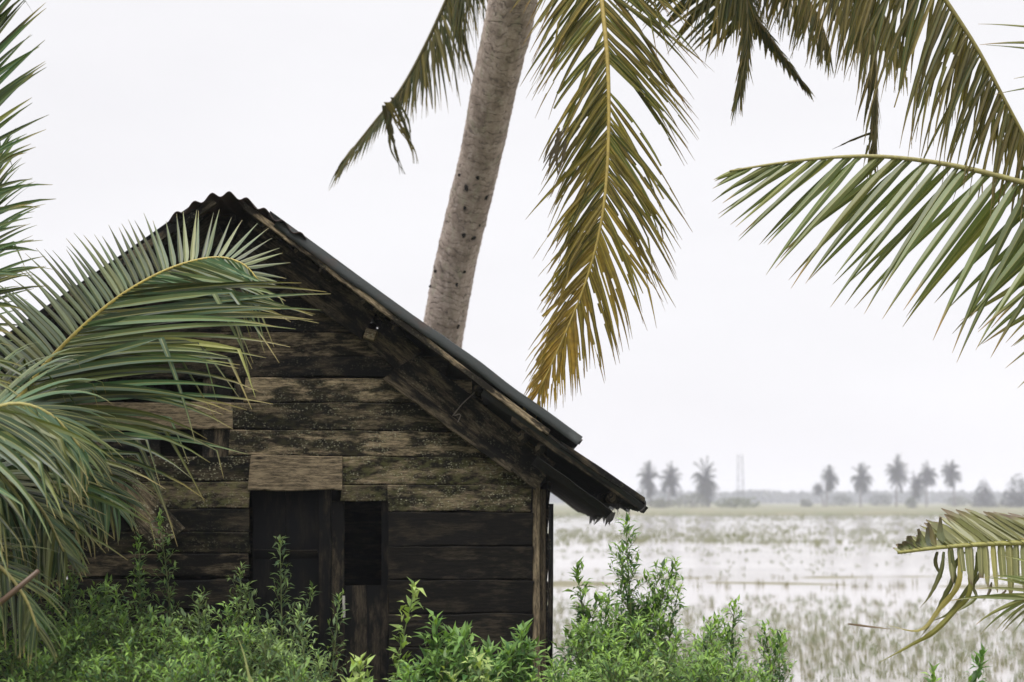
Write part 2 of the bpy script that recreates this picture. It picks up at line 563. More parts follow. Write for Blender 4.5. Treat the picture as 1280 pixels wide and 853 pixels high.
def frond(parent, pts, up, n, sides, seed, pal, rad=(0.022, 0.004), mat=None, hole=0.0, t0=0.12, segs=7, fold=0.45,
          droop_tip=1.0, rcol=(0.30, 0.27, 0.08), gaps=(), jitter=0.10, extra=None, label=None, blunt=False, roll=0.0, lost=0.0):
    """sides = {s: dict(len=profile, ang=(a0,a1), lift=(l0,l1), droop=profile or number, w=half width)}"""
    rng = random.Random(seed)
    R, tot = spline(pts, 14)
    N = len(R)
    mb = MB()
    for s, q in sides.items():
        nn = q.get('n', n)
        for i in range(nn):
            t = t0 + (1 - t0) * (i + 0.5 + rng.uniform(-0.3, 0.3)) / nn
            if rng.random() < lost: continue
            if any(a <= t <= b and s in ss for a, b, ss in gaps): continue
            f = t * (N - 1)
            k = min(N - 2, int(f))
            p = R[k].lerp(R[k + 1], f - k)
            T = (R[min(k + 2, N - 1)] - R[max(k - 1, 0)]).normalized()
            u = V(up if not callable(up) else up(t))
            Nn = (u - T * u.dot(T)).normalized()
            S = T.cross(Nn)
            a = math.radians(prof(q['ang'], t)) + rng.gauss(0, jitter) * q.get('jit', 1)
            l = math.radians(prof(q['lift'], t)) + rng.gauss(0, jitter * 0.9) * q.get('jit', 1)
            d = T * math.cos(a) + (S * s * math.cos(l) + Nn * math.sin(l)) * math.sin(a)
            d.normalize()
            L = prof(q['len'], t) * rng.uniform(0.86, 1.08)
            dr = prof(q['droop'], t) * rng.uniform(0.55, 1.45)
            hw = prof(q['w'], t) * rng.uniform(0.85, 1.12)
            kinked = rng.uniform(0.5, 0.85) if rng.random() < q.get('kink', 0.05) else 0
            cut = 1.0
            if q.get('cut') and rng.random() < q['cut']:
                cut = rng.uniform(0.5, 0.92)
            step = L / segs
            P, B, W, cm, ce = [], [], [], [], []
            pos = p.copy()
            dd = d.copy()
            B0 = (T - d * T.dot(d))
            if B0.length < 0.05: B0 = Nn.copy()
            B0.normalize()
            rl = roll * s + rng.gauss(0, 0.22) * q.get('jit', 1)
            B0 = (Matrix.Rotation(rl, 3, d) @ B0)
            tone = rng.uniform(1 - pal['var'], 1 + pal['var'])
            yel = max(0, min(1, rng.gauss(pal['yellow'] if not isinstance(pal['yellow'], list) else prof(pal['yellow'], t), 0.16)))
            base = mix3(q.get('base', pal['base']), pal.get('ycol', (0.36, 0.27, 0.06)), yel)
            base = tuple(c * tone for c in base)
            tipu = pal['tipu'] * rng.uniform(0.86, 1.06)
            side_b = V((rng.gauss(0, 1), rng.gauss(0, 1), 0)) * 0.09 * q.get('jit', 1)
            for j in range(segs + 1):
                uu = j / segs
                bb = B0 - dd * B0.dot(dd)
                bb.normalize()
                P.append(pos.copy())
                B.append(bb)
                wv = min(1.0, 0.45 + uu * 3.5) * (1 - uu ** q.get('taper', 2.0)) if not blunt else min(1, 0.7 + uu * 3) * (1 - 0.2 * uu - 0.7 * uu ** 6)
                W.append(max(0.0012, hw * wv))
                tb = max(0.0, min(1.0, (uu - tipu) / 0.08))
                e = mix3(base, pal['tip'], tb)
                cm.append(mix3(mix3(base, pal['rib'], 0.75), pal['tip'], tb))
                ce.append(e)
                if uu >= cut: break
                pos = pos + dd * step
                if kinked and uu < kinked <= uu + 1.0 / segs:
                    dd = (dd * 0.45 + V((0, 0, -1)) * rng.uniform(0.5, 1.0)).normalized()
                dd = dd + V((0, 0, -1)) * (dr / segs) * (0.35 + 1.5 * uu * uu * droop_tip) + side_b / segs
                dd.normalize()
            if len(P) > 2:
                blade(mb, P, B, W, fold, cm, ce, rng, hole if not isinstance(hole, list) else prof(hole, t))
    if extra: extra(mb, rng)
    o = mb.build('frond', mat or M_PALM, parent)
    if label: o['label'] = label
    rb = MB()
    Rr = R[::2] if (N % 2) else R
    m_ = len(Rr)
    tube(rb, Rr, [lerp(rad[0], rad[1], i / (m_ - 1)) for i in range(m_)], [mix3(rcol, tuple(c * 0.8 for c in rcol), i / m_) for i in range(m_)], 6)
    rb.build('rachis', M_RACHIS, o)
    return o


def pxpath(lst): return [at(*q) for q in lst]


def crown_tuft(parent, c, seed, r=0.16, h=0.7):
    """the bud shaft and sheath fibres in the middle of a crown"""
    rng = random.Random(seed)
    mb = MB()
    pts = [V(c) + V((0, 0, z)) for z in (-0.35, -0.1, 0.2, 0.5, h)]
    tube(mb, pts, [r * 0.8, r, r * 0.75, r * 0.35, 0.02], (0.16, 0.13, 0.06), 9)
    return mb.build('crown_shaft', M_RACHIS, parent)


# ---- tall leaning coconut palm behind the hut
rngT = random.Random(5)
trunk_px = [(541, 640, 14.75), (541, 560, 14.7), (546, 490, 14.55), (553, 420, 14.35), (566, 345, 14.0), (583, 270, 13.6), (601, 195, 13.1),
            (618, 110, 12.5), (636, 30, 12.0), (652, -60, 11.5), (672, -160, 10.95), (688, -235, 10.6)]
wid_px = [64, 58, 55, 53, 54, 53, 54, 58, 62, 64, 66, 66]
tp = pxpath(trunk_px)
base = tp[0].copy()
base.x -= 0.0
base.z = -0.05
low = [V((tp[0].x - 0.03, 14.85, -0.08)), V((tp[0].x - 0.02, 14.83, 0.35)), V((tp[0].x - 0.01, 14.8, 0.9))]
PALM = empty('coconut_palm', low[0])
tag(PALM, 'tall leaning coconut palm with ringed grey trunk rising behind the hut roof', 'palm tree')
ctrl = low + tp
rads = [0.33, 0.27, 0.25] + [wid_px[i] / 2 / FPX * trunk_px[i][2] for i in range(len(tp))]
tube_p, tube_r, tube_c = [], [], []
SP, _ = spline(ctrl, 26)
# radius by height
zr = [(c.z, r) for c, r in zip(ctrl, rads)]
for i, p in enumerate(SP):
    r = prof(zr, p.z)
    ring = 0.0022 * math.sin(i * 2.1) + 0.010 * mnoise.noise(V((p.z * 1.7, 0, 0))) + 0.008 * mnoise.noise(V((p.z * 6, 5, 0)))
    tube_p.append(p)
    tube_r.append(r + ring)
    tube_c.append((1, 1, 1))
mb = MB()
SD = 28
n = len(tube_p)
vs, uvs, cs, fs = [], [], [], []
ul = 0
for i, p in enumerate(tube_p):
    t = (tube_p[min(i + 1, n - 1)] - tube_p[max(i - 1, 0)]).normalized()
    a = t.cross(V((0, 1, 0))).normalized()
    b = t.cross(a)
    if i: ul += (p - tube_p[i - 1]).length
    for k in range(SD + 1):
        an = 2 * math.pi * k / SD
        dv = a * math.cos(an) + b * math.sin(an)
        rr = tube_r[i] * (1 + 0.05 * mnoise.noise(V((math.cos(an) * 1.3, math.sin(an) * 1.3, p.z * 1.6))) + 0.035 * mnoise.noise(V((math.cos(an) * 3, math.sin(an) * 3, p.z * 13))))
        vs.append(p + dv * rr)
        uvs.append((ul, an * 0.2 + 0.05 * math.sin(ul * 3)))
        cs.append(tube_c[i])
for i in range(n - 1):
    for k in range(SD):
        fs.append((i * (SD + 1) + k, i * (SD + 1) + k + 1, (i + 1) * (SD + 1) + k + 1, (i + 1) * (SD + 1) + k))
mb.add(vs, fs, cs, uvs)
TRUNK = mb.build('trunk', M_BARK, PALM)
# small dark pits on the trunk (climbing notches)
for (px, py, rw, rh) in [(584, 243, 2.6, 5.2), (582, 267, 2.2, 4), (581, 300, 3.2, 5), (592, 302, 4.2, 3.6), (575, 225, 2, 2.4), (598, 231, 3, 3), (608, 250, 4, 6), (581, 344, 2.6, 3),
                         (572, 360, 1.8, 4.4), (535, 359, 2.2, 2), (573, 410, 3, 4), (545, 342, 2.5, 2), (600, 286, 2, 2.5)]:
    c = at(px, py, prof([(420 - 430, 11.9), (30, 12.0), (110, 12.5), (195, 13.1), (270, 13.6), (345, 14.0), (420, 14.35)], py))
    k = min(range(n), key=lambda q: (tube_p[q] - c).length)
    ax = tube_p[k]
    dv = c - ax
    front = V((dv.x, 0, dv.z))
    r = tube_r[k]
    lat = min(0.9 * r, front.length) if True else 0
    fr = front.normalized() * lat if front.length > 1e-4 else V((0, 0, 0))
    tq = (tube_p[min(k + 2, n - 1)] - tube_p[max(k - 2, 0)]).normalized()
    pos = ax + fr + V((0, -1, 0)) * (math.sqrt(max(1e-4, r * r - lat * lat)) / max(0.5, math.hypot(tq.x, tq.z)) + 0.016)
    mbp = MB()
    ww, hh = rw / FPX * ax.y, rh / FPX * ax.y
    pv_, pf_ = [], []
    for i2 in range(9):
        an = i2 / 9 * 2 * math.pi
        q = rngT.uniform(0.7, 1.1)
        pv_.append(pos + V((math.cos(an) * ww * q, 0.012, math.sin(an) * hh * q)))
    pv_.append(pos + V((0, -0.004, 0)))
    pf_ = [(i2, (i2 + 1) % 9, 9) for i2 in range(9)]
    mbp.add(pv_, pf_, (0.012, 0.011, 0.01))
    mbp.build('bark_pit', M_FARWOOD, TRUNK)

CROWN = tp[-1] + V((0.02, 0, 0.1))
crown_tuft(PALM, CROWN, 1, 0.22, 1.0)
OLD = dict(base=(0.046, 0.068, 0.016), var=0.5, rib=(0.45, 0.35, 0.10), tip=(0.20, 0.13, 0.05), tipu=0.86, yellow=0.22, ycol=(0.30, 0.205, 0.05))
DARK = dict(base=(0.024, 0.044, 0.018), var=0.45, rib=(0.16, 0.13, 0.035), tip=(0.22, 0.16, 0.05), tipu=0.88, yellow=0.10, ycol=(0.30, 0.21, 0.04))
HANG = dict(base=(0.042, 0.060, 0.020), var=0.45, rib=(0.26, 0.20, 0.06), tip=(0.20, 0.15, 0.07), tipu=0.85, yellow=0.25, ycol=(0.24, 0.18, 0.07))


def toward(px, py, Y): return at(px, py, Y)


# centre frond: hangs straight down in front of the sky
M2 = [CROWN, at(722, -190, 10.0), at(741, -90, 9.65), at(752, 0, 9.5), at(760, 90, 9.45), at(760, 190, 9.45), at(752, 275, 9.45), at(733, 350, 9.5), at(703, 425, 9.55), at(672, 492, 9.6)]
pal2 = dict(OLD)
pal2['yellow'] = [(0.3, 0.08), (0.6, 0.12), (0.75, 0.28), (0.88, 0.6), (1, 0.95)]
pal2['ycol'] = (0.36, 0.22, 0.04)


def clump(mb, rng):
    # brown dead tuft caught in the left leaflets
    for k in range(10):
        p0 = at(700 + rng.uniform(-6, 8), 168 + rng.uniform(-10, 12), 9.4)
        p1 = at(690 + rng.uniform(-16, 8), 200 + rng.uniform(-8, 26), 9.38)
        mid = (p0 + p1) / 2 + V((rng.uniform(-.02, .02), 0, 0))
        c = (0.06, 0.048, 0.026)
        blade(mb, [p0, mid, p1], [V((1, 0, 0.4)).normalized()] * 3, [0.010, 0.014, 0.002], 0.2, [c] * 3, [c] * 3, rng)


frond(PALM, M2, (0, -1, 0.12), 172, {
    1: dict(len=[(0.2, 0.95), (0.45, 0.86), (0.72, 0.72), (0.88, 0.5), (1, 0.22)], ang=[(0.2, 46), (0.5, 40), (0.75, 34), (1, 14)], lift=[(0, -8), (1, -14)], droop=[(0, 0.55), (1, 0.8)], w=[(0, 0.021), (0.8, 0.018), (1, 0.012)], cut=0.2),
    -1: dict(len=[(0.2, 1.0), (0.45, 0.95), (0.72, 0.85), (0.88, 0.55), (1, 0.22)], ang=[(0.2, 46), (0.5, 41), (0.75, 40), (1, 18)], lift=[(0, -8), (1, -14)], droop=[(0, 0.55), (1, 0.9)], w=[(0, 0.021), (0.8, 0.018), (1, 0.012)], cut=0.2)},
    21, pal2, rad=(0.027, 0.005), mat=M_OLDPALM, hole=[(0.3, 0.03), (0.6, 0.06), (1, 0.10)], t0=0.24, segs=9, rcol=(0.42, 0.32, 0.08), gaps=((0.545, 0.585, (-1,)), (0.50, 0.515, (1,))), jitter=0.085, lost=0.13, extra=clump,
    label='long olive and orange frond hanging straight down, with tattered leaflets')

def strand(path, wd, col, k=1):
    def ex(mb, rng):
        for _ in range(k):
            P = [at(a + rng.uniform(-4, 4), b, c) for a, b, c in path]
            P, _t = spline(P, 4)
            m_ = len(P)
            blade(mb, P, [V((1, 0.3, 0)).normalized()] * m_, [max(0.002, wd * (1 - (i / (m_ - 1)) ** 2) * (0.6 + 0.4 * math.sin(i * 1.3) ** 2)) for i in range(m_)], 0.4, [col] * m_, [col] * m_, rng, 0.05)
    return ex


def bundles(mb, rng):
    for q, c in (([(478, 132, 13.05), (488, 165, 13.05), (492, 190, 13.05), (503, 218, 13.05)], (0.05, 0.05, 0.018)), ([(484, 128, 13.05), (500, 160, 13.05), (516, 188, 13.05), (520, 205, 13.05)], (0.12, 0.10, 0.025)), ([(490, 122, 13.0), (506, 150, 13.0), (512, 182, 13.0)], (0.05, 0.055, 0.02))):
        strand(q, 0.022, c, 4)(mb, rng)


# left frond: droops to the left of the trunk
M1 = [CROWN, at(655, -190, 11.2), at(610, -110, 12.0), at(572, -30, 12.7), at(535, 50, 13.0), at(502, 110, 13.1), at(470, 150, 13.1), at(438, 190, 13.1), at(427, 205, 13.1)]
frond(PALM, M1, (-0.55, -0.5, 0.75), 170, {
    1: dict(len=[(0.2, 1.0), (0.6, 0.8), (0.85, 0.5), (1, 0.3)], ang=[(0.2, 55), (0.8, 40), (1, 12)], lift=[(0, -40), (1, -25)], droop=[(0, 1.2), (1, 1.0)], w=[(0, 0.022), (1, 0.016)], cut=0.15),
    -1: dict(len=[(0.2, 0.95), (0.55, 1.0), (0.68, 0.75), (0.78, 0.4), (1, 0.3)], ang=[(0.2, 62), (0.6, 58), (0.75, 24), (1, 10)], lift=[(0, -48), (1, -30)], droop=[(0, 1.2), (1, 0.8)], w=[(0, 0.022), (1, 0.016)], cut=0.15)},
    22, DARK, rad=(0.036, 0.006), mat=M_OLDPALM, hole=0.035, t0=0.2, rcol=(0.13, 0.115, 0.04), jitter=0.10, lost=0.1, gaps=((0.74, 0.82, (1,)), (0.90, 0.97, (1,))), extra=bundles)

# right-hand fronds
M3 = [CROWN, at(770, -210, 10.5), at(850, -115, 10.4), at(905, -45, 10.4), at(936, 8, 10.4), at(970, 58, 10.4), at(1010, 112, 10.4)]
frond(PALM, M3, (0, -1, 0.2), 100, {
    1: dict(len=[(0.2, 0.8), (0.5, 0.85), (0.66, 0.72), (0.74, 0.55), (0.80, 0.2), (1, 0.12)], ang=[(0.2, 80), (0.6, 84), (0.74, 80), (0.8, 30), (1, 12)], lift=[(0, -18), (1, -20)], droop=[(0, 0.25), (1, 0.5)], w=[(0, 0.026), (0.75, 0.026), (1, 0.010)], cut=0.15, n=120),
    -1: dict(len=[(0.2, 0.5), (0.6, 0.4), (0.75, 0.2), (1, 0.12)], ang=[(0.2, 50), (1, 12)], lift=[(0, -30), (1, -30)], droop=[(0, 1.2), (1, 0.8)], w=[(0, 0.020), (1, 0.010)], cut=0.15)},
    23, DARK, rad=(0.032, 0.004), mat=M_OLDPALM, hole=0.03, t0=0.2, rcol=(0.20, 0.15, 0.05), lost=0.05, jitter=0.06)
M3b = [CROWN, at(770, -230, 9.9), at(850, -160, 9.6), at(905, -90, 9.5), at(930, -20, 9.5), at(934, 50, 9.5), at(926, 110, 9.5)]
frond(PALM, M3b, (0.2, -0.6, 0.7), 100, {
    1: dict(len=[(0.2, 0.85), (0.6, 0.85), (0.7, 0.85), (0.80, 0.35), (1, 0.3)], ang=[(0.2, 70), (0.6, 55), (0.8, 15), (1, 6)], lift=[(0, -45), (1, -20)], droop=[(0, 0.8), (1, 0.8)], w=[(0, 0.022), (1, 0.012)], cut=0.1),
    -1: dict(len=[(0.2, 0.8), (0.6, 0.7), (0.72, 0.5), (0.8, 0.3), (1, 0.25)], ang=[(0.2, 60), (0.6, 40), (0.8, 12), (1, 6)], lift=[(0, -45), (1, -20)], droop=[(0, 0.8), (1, 0.8)], w=[(0, 0.020), (1, 0.012)], cut=0.1)},
    24, DARK, rad=(0.024, 0.004), mat=M_OLDPALM, hole=0.03, t0=0.62, rcol=(0.12, 0.10, 0.035), lost=0.1, jitter=0.05)

M4 = [CROWN, at(800, -330, 9.8), at(930, -280, 9.3), at(1060, -160, 8.9), at(1140, -60, 8.8), at(1185, 5, 8.8), at(1222, 62, 8.8), at(1252, 118, 8.8), at(1290, 190, 8.8), at(1330, 275, 8.8)]
frond(PALM, M4, (0.35, -0.25, 0.9), 150, {
    1: dict(len=[(0.2, 0.9), (0.5, 1.0), (0.7, 1.05), (0.82, 0.85), (0.92, 0.5), (1, 0.3)], ang=[(0.2, 60), (0.6, 62), (0.8, 55), (1, 25)], lift=[(0, -72), (1, -72)], droop=[(0, 1.8), (1, 1.4)], w=[(0, 0.022), (1, 0.016)], cut=0.2),
    -1: dict(len=[(0.2, 0.9), (0.5, 0.95), (0.7, 0.75), (0.85, 0.4), (1, 0.25)], ang=[(0.2, 60), (0.6, 55), (0.8, 45), (1, 20)], lift=[(0, -80), (1, -85)], droop=[(0, 2.0), (1, 1.8)], w=[(0, 0.020), (1, 0.016)], cut=0.2)},
    25, HANG, rad=(0.036, 0.008), mat=M_OLDPALM, hole=0.05, t0=0.2, segs=9, rcol=(0.24, 0.21, 0.06), jitter=0.06, lost=0.06)

M5 = [CROWN, at(780, -300, 10.3), at(880, -240, 9.9), at(990, -150, 9.6), at(1060, -60, 9.5), at(1090, 40, 9.5), at(1096, 120, 9.5), at(1094, 190, 9.5)]
frond(PALM, M5, (0.3, -0.4, 0.85), 108, {
    1: dict(len=[(0.2, 0.9), (0.6, 0.95), (0.8, 0.55), (1, 0.25)], ang=[(0.2, 70), (0.6, 62), (0.8, 22), (1, 8)], lift=[(0, -55), (1, -35)], droop=[(0, 1.6), (1, 1.2)], w=[(0, 0.022), (1, 0.016)], cut=0.2),
    -1: dict(len=[(0.2, 0.9), (0.6, 0.85), (0.8, 0.5), (1, 0.25)], ang=[(0.2, 60), (0.6, 52), (0.8, 20), (1, 8)], lift=[(0, -60), (1, -35)], droop=[(0, 1.6), (1, 1.2)], w=[(0, 0.020), (1, 0.016)], cut=0.2)},
    26, HANG, rad=(0.034, 0.006), mat=M_OLDPALM, hole=0.06, t0=0.2, segs=9, rcol=(0.16, 0.13, 0.045), jitter=0.07, lost=0.06,
    extra=strand([(1090, 165, 9.5), (1066, 174, 9.5), (1038, 187, 9.5)], 0.03, (0.05, 0.045, 0.02)))
M5b = [CROWN, at(770, -300, 10.6), at(880, -260, 10.4), at(980, -170, 10.2), at(1040, -80, 10.1), at(1080, -20, 10.1), at(1130, 60, 10.1)]
frond(PALM, M5b, (0.3, -0.4, 0.85), 108, {
    1: dict(len=[(0.2, 0.9), (0.6, 1.0), (0.8, 0.85), (1, 0.35)], ang=[(0.2, 70), (0.8, 65), (1, 30)], lift=[(0, -65), (1, -60)], droop=[(0, 1.8), (1, 1.5)], w=[(0, 0.022), (1, 0.016)], cut=0.2),
    -1: dict(len=[(0.2, 0.9), (0.6, 0.85), (0.8, 0.6), (1, 0.3)], ang=[(0.2, 60), (0.8, 50), (1, 25)], lift=[(0, -70), (1, -70)], droop=[(0, 1.8), (1, 1.5)], w=[(0, 0.020), (1, 0.016)], cut=0.2)},
    27, HANG, rad=(0.034, 0.006), mat=M_OLDPALM, hole=0.05, t0=0.2, segs=8, rcol=(0.16, 0.13, 0.045), jitter=0.07, lost=0.08)
M6 = [CROWN, at(760, -260, 10.8), at(850, -180, 10.8), at(930, -95, 10.8), at(985, -35, 10.8), at(1020, 15, 10.8), at(1038, 62, 10.8)]
frond(PALM, M6, (0.3, -0.4, 0.85), 110, {
    1: dict(len=[(0.2, 0.9), (0.6, 0.9), (0.8, 0.6), (1, 0.25)], ang=[(0.2, 70), (0.8, 58), (1, 20)], lift=[(0, -60), (1, -50)], droop=[(0, 1.4), (1, 1.2)], w=[(0, 0.022), (1, 0.014)], cut=0.2),
    -1: dict(len=[(0.2, 0.9), (0.6, 0.8), (0.8, 0.5), (1, 0.25)], ang=[(0.2, 60), (0.8, 45), (1, 18)], lift=[(0, -65), (1, -55)], droop=[(0, 1.4), (1, 1.2)], w=[(0, 0.022), (1, 0.014)], cut=0.2)},
    28, DARK, rad=(0.03, 0.005), mat=M_OLDPALM, hole=0.05, t0=0.2, segs=8, rcol=(0.16, 0.13, 0.045), jitter=0.08, lost=0.1)
# fronds of the same crown that stay above the picture
for k, (dx, dy, dz, ex) in enumerate([(-1.6, -1.2, 1.2, -0.6), (-0.4, 1.8, 1.4, 0.2), (1.0, 1.6, 1.5, 0.3), (0.2, -1.4, 1.9, 0.6), (-1.5, 1.0, 1.5, -0.2)]):
    e = CROWN + V((dx * 1.7, dy * 1.7, 0.9 * dz))
    frond(PALM, [CROWN, CROWN + V((dx * 0.5, dy * 0.5, dz * 0.6)), CROWN + V((dx * 1.1, dy * 1.1, dz * 0.95)), e], (0, 0, 1), 44, {
        s: dict(len=[(0.2, 0.9), (0.6, 0.85), (1, 0.3)], ang=[(0.2, 70), (1, 25)], lift=[(0, -20), (1, -20)], droop=[(0, 0.8), (1, 0.8)], w=[(0, 0.022), (1, 0.014)]) for s in (1, -1)},
        40 + k, DARK, rad=(0.034, 0.006), t0=0.2, segs=5)

# ---- young palm on the left, in front of the hut
YG = dict(base=(0.034, 0.080, 0.038), var=0.75, rib=(0.28, 0.28, 0.09), tip=(0.28, 0.23, 0.09), tipu=0.95, yellow=0.03, ycol=(0.33, 0.29, 0.08))
LC = at(-190, 760, 7.9)
LEFT = empty('young_coconut_palm', (LC.x, LC.y, 0))
tag(LEFT, 'young coconut palm at the left edge with grey green fronds covering the hut wall', 'palm tree')
mb = MB()
tube(mb, [V((LC.x, LC.y, -0.05)), V((LC.x, LC.y, 0.35)), LC + V((0, 0, -0.1)), LC + V((0, 0, 0.25))], [0.24, 0.19, 0.16, 0.09], (1, 1, 1), 16)
mb.build('trunk', M_BARK, LEFT)
crown_tuft(LEFT, LC, 2, 0.14, 0.8)


def ang(*a): return list(a)


# curved frond reaching across the gable
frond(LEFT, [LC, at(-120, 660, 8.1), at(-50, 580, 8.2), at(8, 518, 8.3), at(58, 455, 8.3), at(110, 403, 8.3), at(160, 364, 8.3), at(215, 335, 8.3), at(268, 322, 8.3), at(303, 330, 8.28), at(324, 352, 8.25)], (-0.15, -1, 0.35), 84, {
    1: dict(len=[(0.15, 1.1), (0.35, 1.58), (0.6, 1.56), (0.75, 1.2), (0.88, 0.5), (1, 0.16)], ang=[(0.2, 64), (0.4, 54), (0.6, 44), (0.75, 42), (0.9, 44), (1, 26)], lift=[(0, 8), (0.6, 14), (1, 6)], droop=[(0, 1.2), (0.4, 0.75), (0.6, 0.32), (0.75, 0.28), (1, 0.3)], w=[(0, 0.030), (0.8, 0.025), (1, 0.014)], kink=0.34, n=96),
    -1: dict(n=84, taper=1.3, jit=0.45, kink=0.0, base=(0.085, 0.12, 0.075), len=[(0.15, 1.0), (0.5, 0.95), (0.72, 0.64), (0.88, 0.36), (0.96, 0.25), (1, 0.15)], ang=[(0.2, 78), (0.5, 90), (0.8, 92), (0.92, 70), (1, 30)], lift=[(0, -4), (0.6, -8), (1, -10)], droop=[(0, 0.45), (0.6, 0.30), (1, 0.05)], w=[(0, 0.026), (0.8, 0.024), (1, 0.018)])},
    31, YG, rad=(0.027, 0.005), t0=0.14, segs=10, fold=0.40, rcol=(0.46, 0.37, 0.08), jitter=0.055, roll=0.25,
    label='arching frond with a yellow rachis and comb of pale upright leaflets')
# upright frond at the picture's left edge
frond(LEFT, [LC, at(-150, 620, 7.7), at(-108, 450, 7.6), at(-72, 250, 7.6), at(-52, 60, 7.65), at(-42, -120, 7.7), at(-20, -300, 7.8)], (-0.4, -0.9, 0.1), 120, {
    1: dict(len=[(0.15, 0.75), (0.4, 0.75), (0.8, 0.62), (1, 0.3)], ang=[(0.15, 88), (0.35, 74), (0.55, 50), (0.7, 36), (1, 25)], lift=[(0, -5), (1, 0)], droop=[(0, 1.0), (0.4, 0.6), (0.6, 0.2), (1, 0.1)], w=[(0, 0.028), (1, 0.024)]),
    -1: dict(len=[(0.15, 0.75), (0.6, 0.75), (1, 0.3)], ang=[(0.2, 75), (0.7, 45), (1, 25)], lift=[(0, -20), (1, -10)], droop=[(0, 0.6), (1, 0.2)], w=[(0, 0.024), (1, 0.018)])},
    32, dict(YG, rib=(0.22, 0.25, 0.085), base=(0.024, 0.060, 0.027)), rad=(0.034, 0.008), t0=0.16, segs=8, jitter=0.09)
frond(LEFT, [LC, at(-160, 640, 8.4), at(-110, 500, 8.7), at(-60, 380, 8.9), at(-28, 300, 9.0), at(-10, 235, 9.1), at(0, 190, 9.15)], (-0.3, -0.9, 0.2), 60, {
    1: dict(len=[(0.15, 0.75), (0.7, 0.6), (1, 0.2)], ang=[(0.15, 85), (0.6, 60), (1, 20)], lift=[(0, -5), (1, 0)], droop=[(0, 1.0), (1, 0.6)], w=[(0, 0.024), (1, 0.016)]),
    -1: dict(len=[(0.15, 0.75), (0.7, 0.6), (1, 0.2)], ang=[(0.15, 80), (0.6, 60), (1, 20)], lift=[(0, -5), (1, 0)], droop=[(0, 0.8), (1, 0.5)], w=[(0, 0.024), (1, 0.016)])},
    38, YG, rad=(0.03, 0.005), t0=0.2, segs=8, jitter=0.09)
# low fronds that arch over with hanging leaflets
frond(LEFT, [LC, at(-150, 660, 7.5), at(-95, 580, 7.3), at(-40, 530, 7.25), at(15, 505, 7.25), at(65, 520, 7.3), at(105, 565, 7.35)], (0.1, -0.65, 0.75), 84, {
    1: dict(len=[(0.15, 0.85), (0.5, 0.95), (0.8, 0.7), (1, 0.22)], ang=[(0.15, 72), (0.6, 62), (1, 25)], lift=[(0, -14), (1, -20)], droop=[(0, 1.2), (1, 1.3)], w=[(0, 0.032), (1, 0.022)], kink=0.3),
    -1: dict(len=[(0.15, 0.85), (0.5, 0.8), (0.8, 0.6), (1, 0.22)], ang=[(0.15, 70), (0.6, 52), (1, 22)], lift=[(0, 5), (1, -10)], droop=[(0, 1.2), (1, 1.3)], w=[(0, 0.032), (1, 0.022)], kink=0.3)},
    33, dict(YG, base=(0.034, 0.075, 0.036)), rad=(0.032, 0.006), t0=0.18, segs=10, rcol=(0.34, 0.31, 0.09), jitter=0.09)
frond(LEFT, [LC, at(-160, 690, 7.6), at(-110, 630, 7.6), at(-50, 595, 7.6), at(5, 600, 7.6), at(50, 635, 7.6), at(80, 690, 7.6)], (0.1, -0.6, 0.8), 62, {
    1: dict(len=[(0.15, 0.8), (0.5, 0.8), (0.8, 0.55), (1, 0.2)], ang=[(0.15, 75), (0.6, 62), (1, 22)], lift=[(0, -20), (1, -25)], droop=[(0, 2.0), (1, 1.5)], w=[(0, 0.030), (1, 0.022)]),
    -1: dict(len=[(0.15, 0.8), (0.5, 0.75), (0.8, 0.5), (1, 0.2)], ang=[(0.15, 70), (0.6, 55), (1, 22)], lift=[(0, 0), (1, -15)], droop=[(0, 1.8), (1, 1.5)], w=[(0, 0.030), (1, 0.022)])},
    34, dict(YG, rib=(0.22, 0.25, 0.085), base=(0.024, 0.058, 0.024), yellow=0.03), rad=(0.030, 0.006), t0=0.18, segs=9, rcol=(0.3, 0.27, 0.09), jitter=0.09)
frond(LEFT, [LC, at(-150, 740, 7.3), at(-100, 700, 7.2), at(-50, 690, 7.1), at(-5, 705, 7.1), at(30, 745, 7.1), at(48, 790, 7.1)], (0.1, -0.6, 0.8), 50, {
    1: dict(len=[(0.15, 0.6), (0.5, 0.55), (0.8, 0.4), (1, 0.2)], ang=[(0.15, 75), (0.6, 62), (1, 22)], lift=[(0, -25), (1, -25)], droop=[(0, 2.2), (1, 1.5)], w=[(0, 0.020), (1, 0.014)]),
    -1: dict(len=[(0.15, 0.6), (0.5, 0.5), (0.8, 0.4), (1, 0.2)], ang=[(0.15, 70), (0.6, 45), (1, 22)], lift=[(0, -5), (1, -15)], droop=[(0, 1.8), (1, 1.5)], w=[(0, 0.020), (1, 0.014)])},
    35, dict(YG, rib=(0.22, 0.25, 0.085), base=(0.028, 0.06, 0.024), yellow=0.06), rad=(0.028, 0.006), t0=0.2, segs=8, rcol=(0.3, 0.27, 0.09), jitter=0.1, lost=0.15)
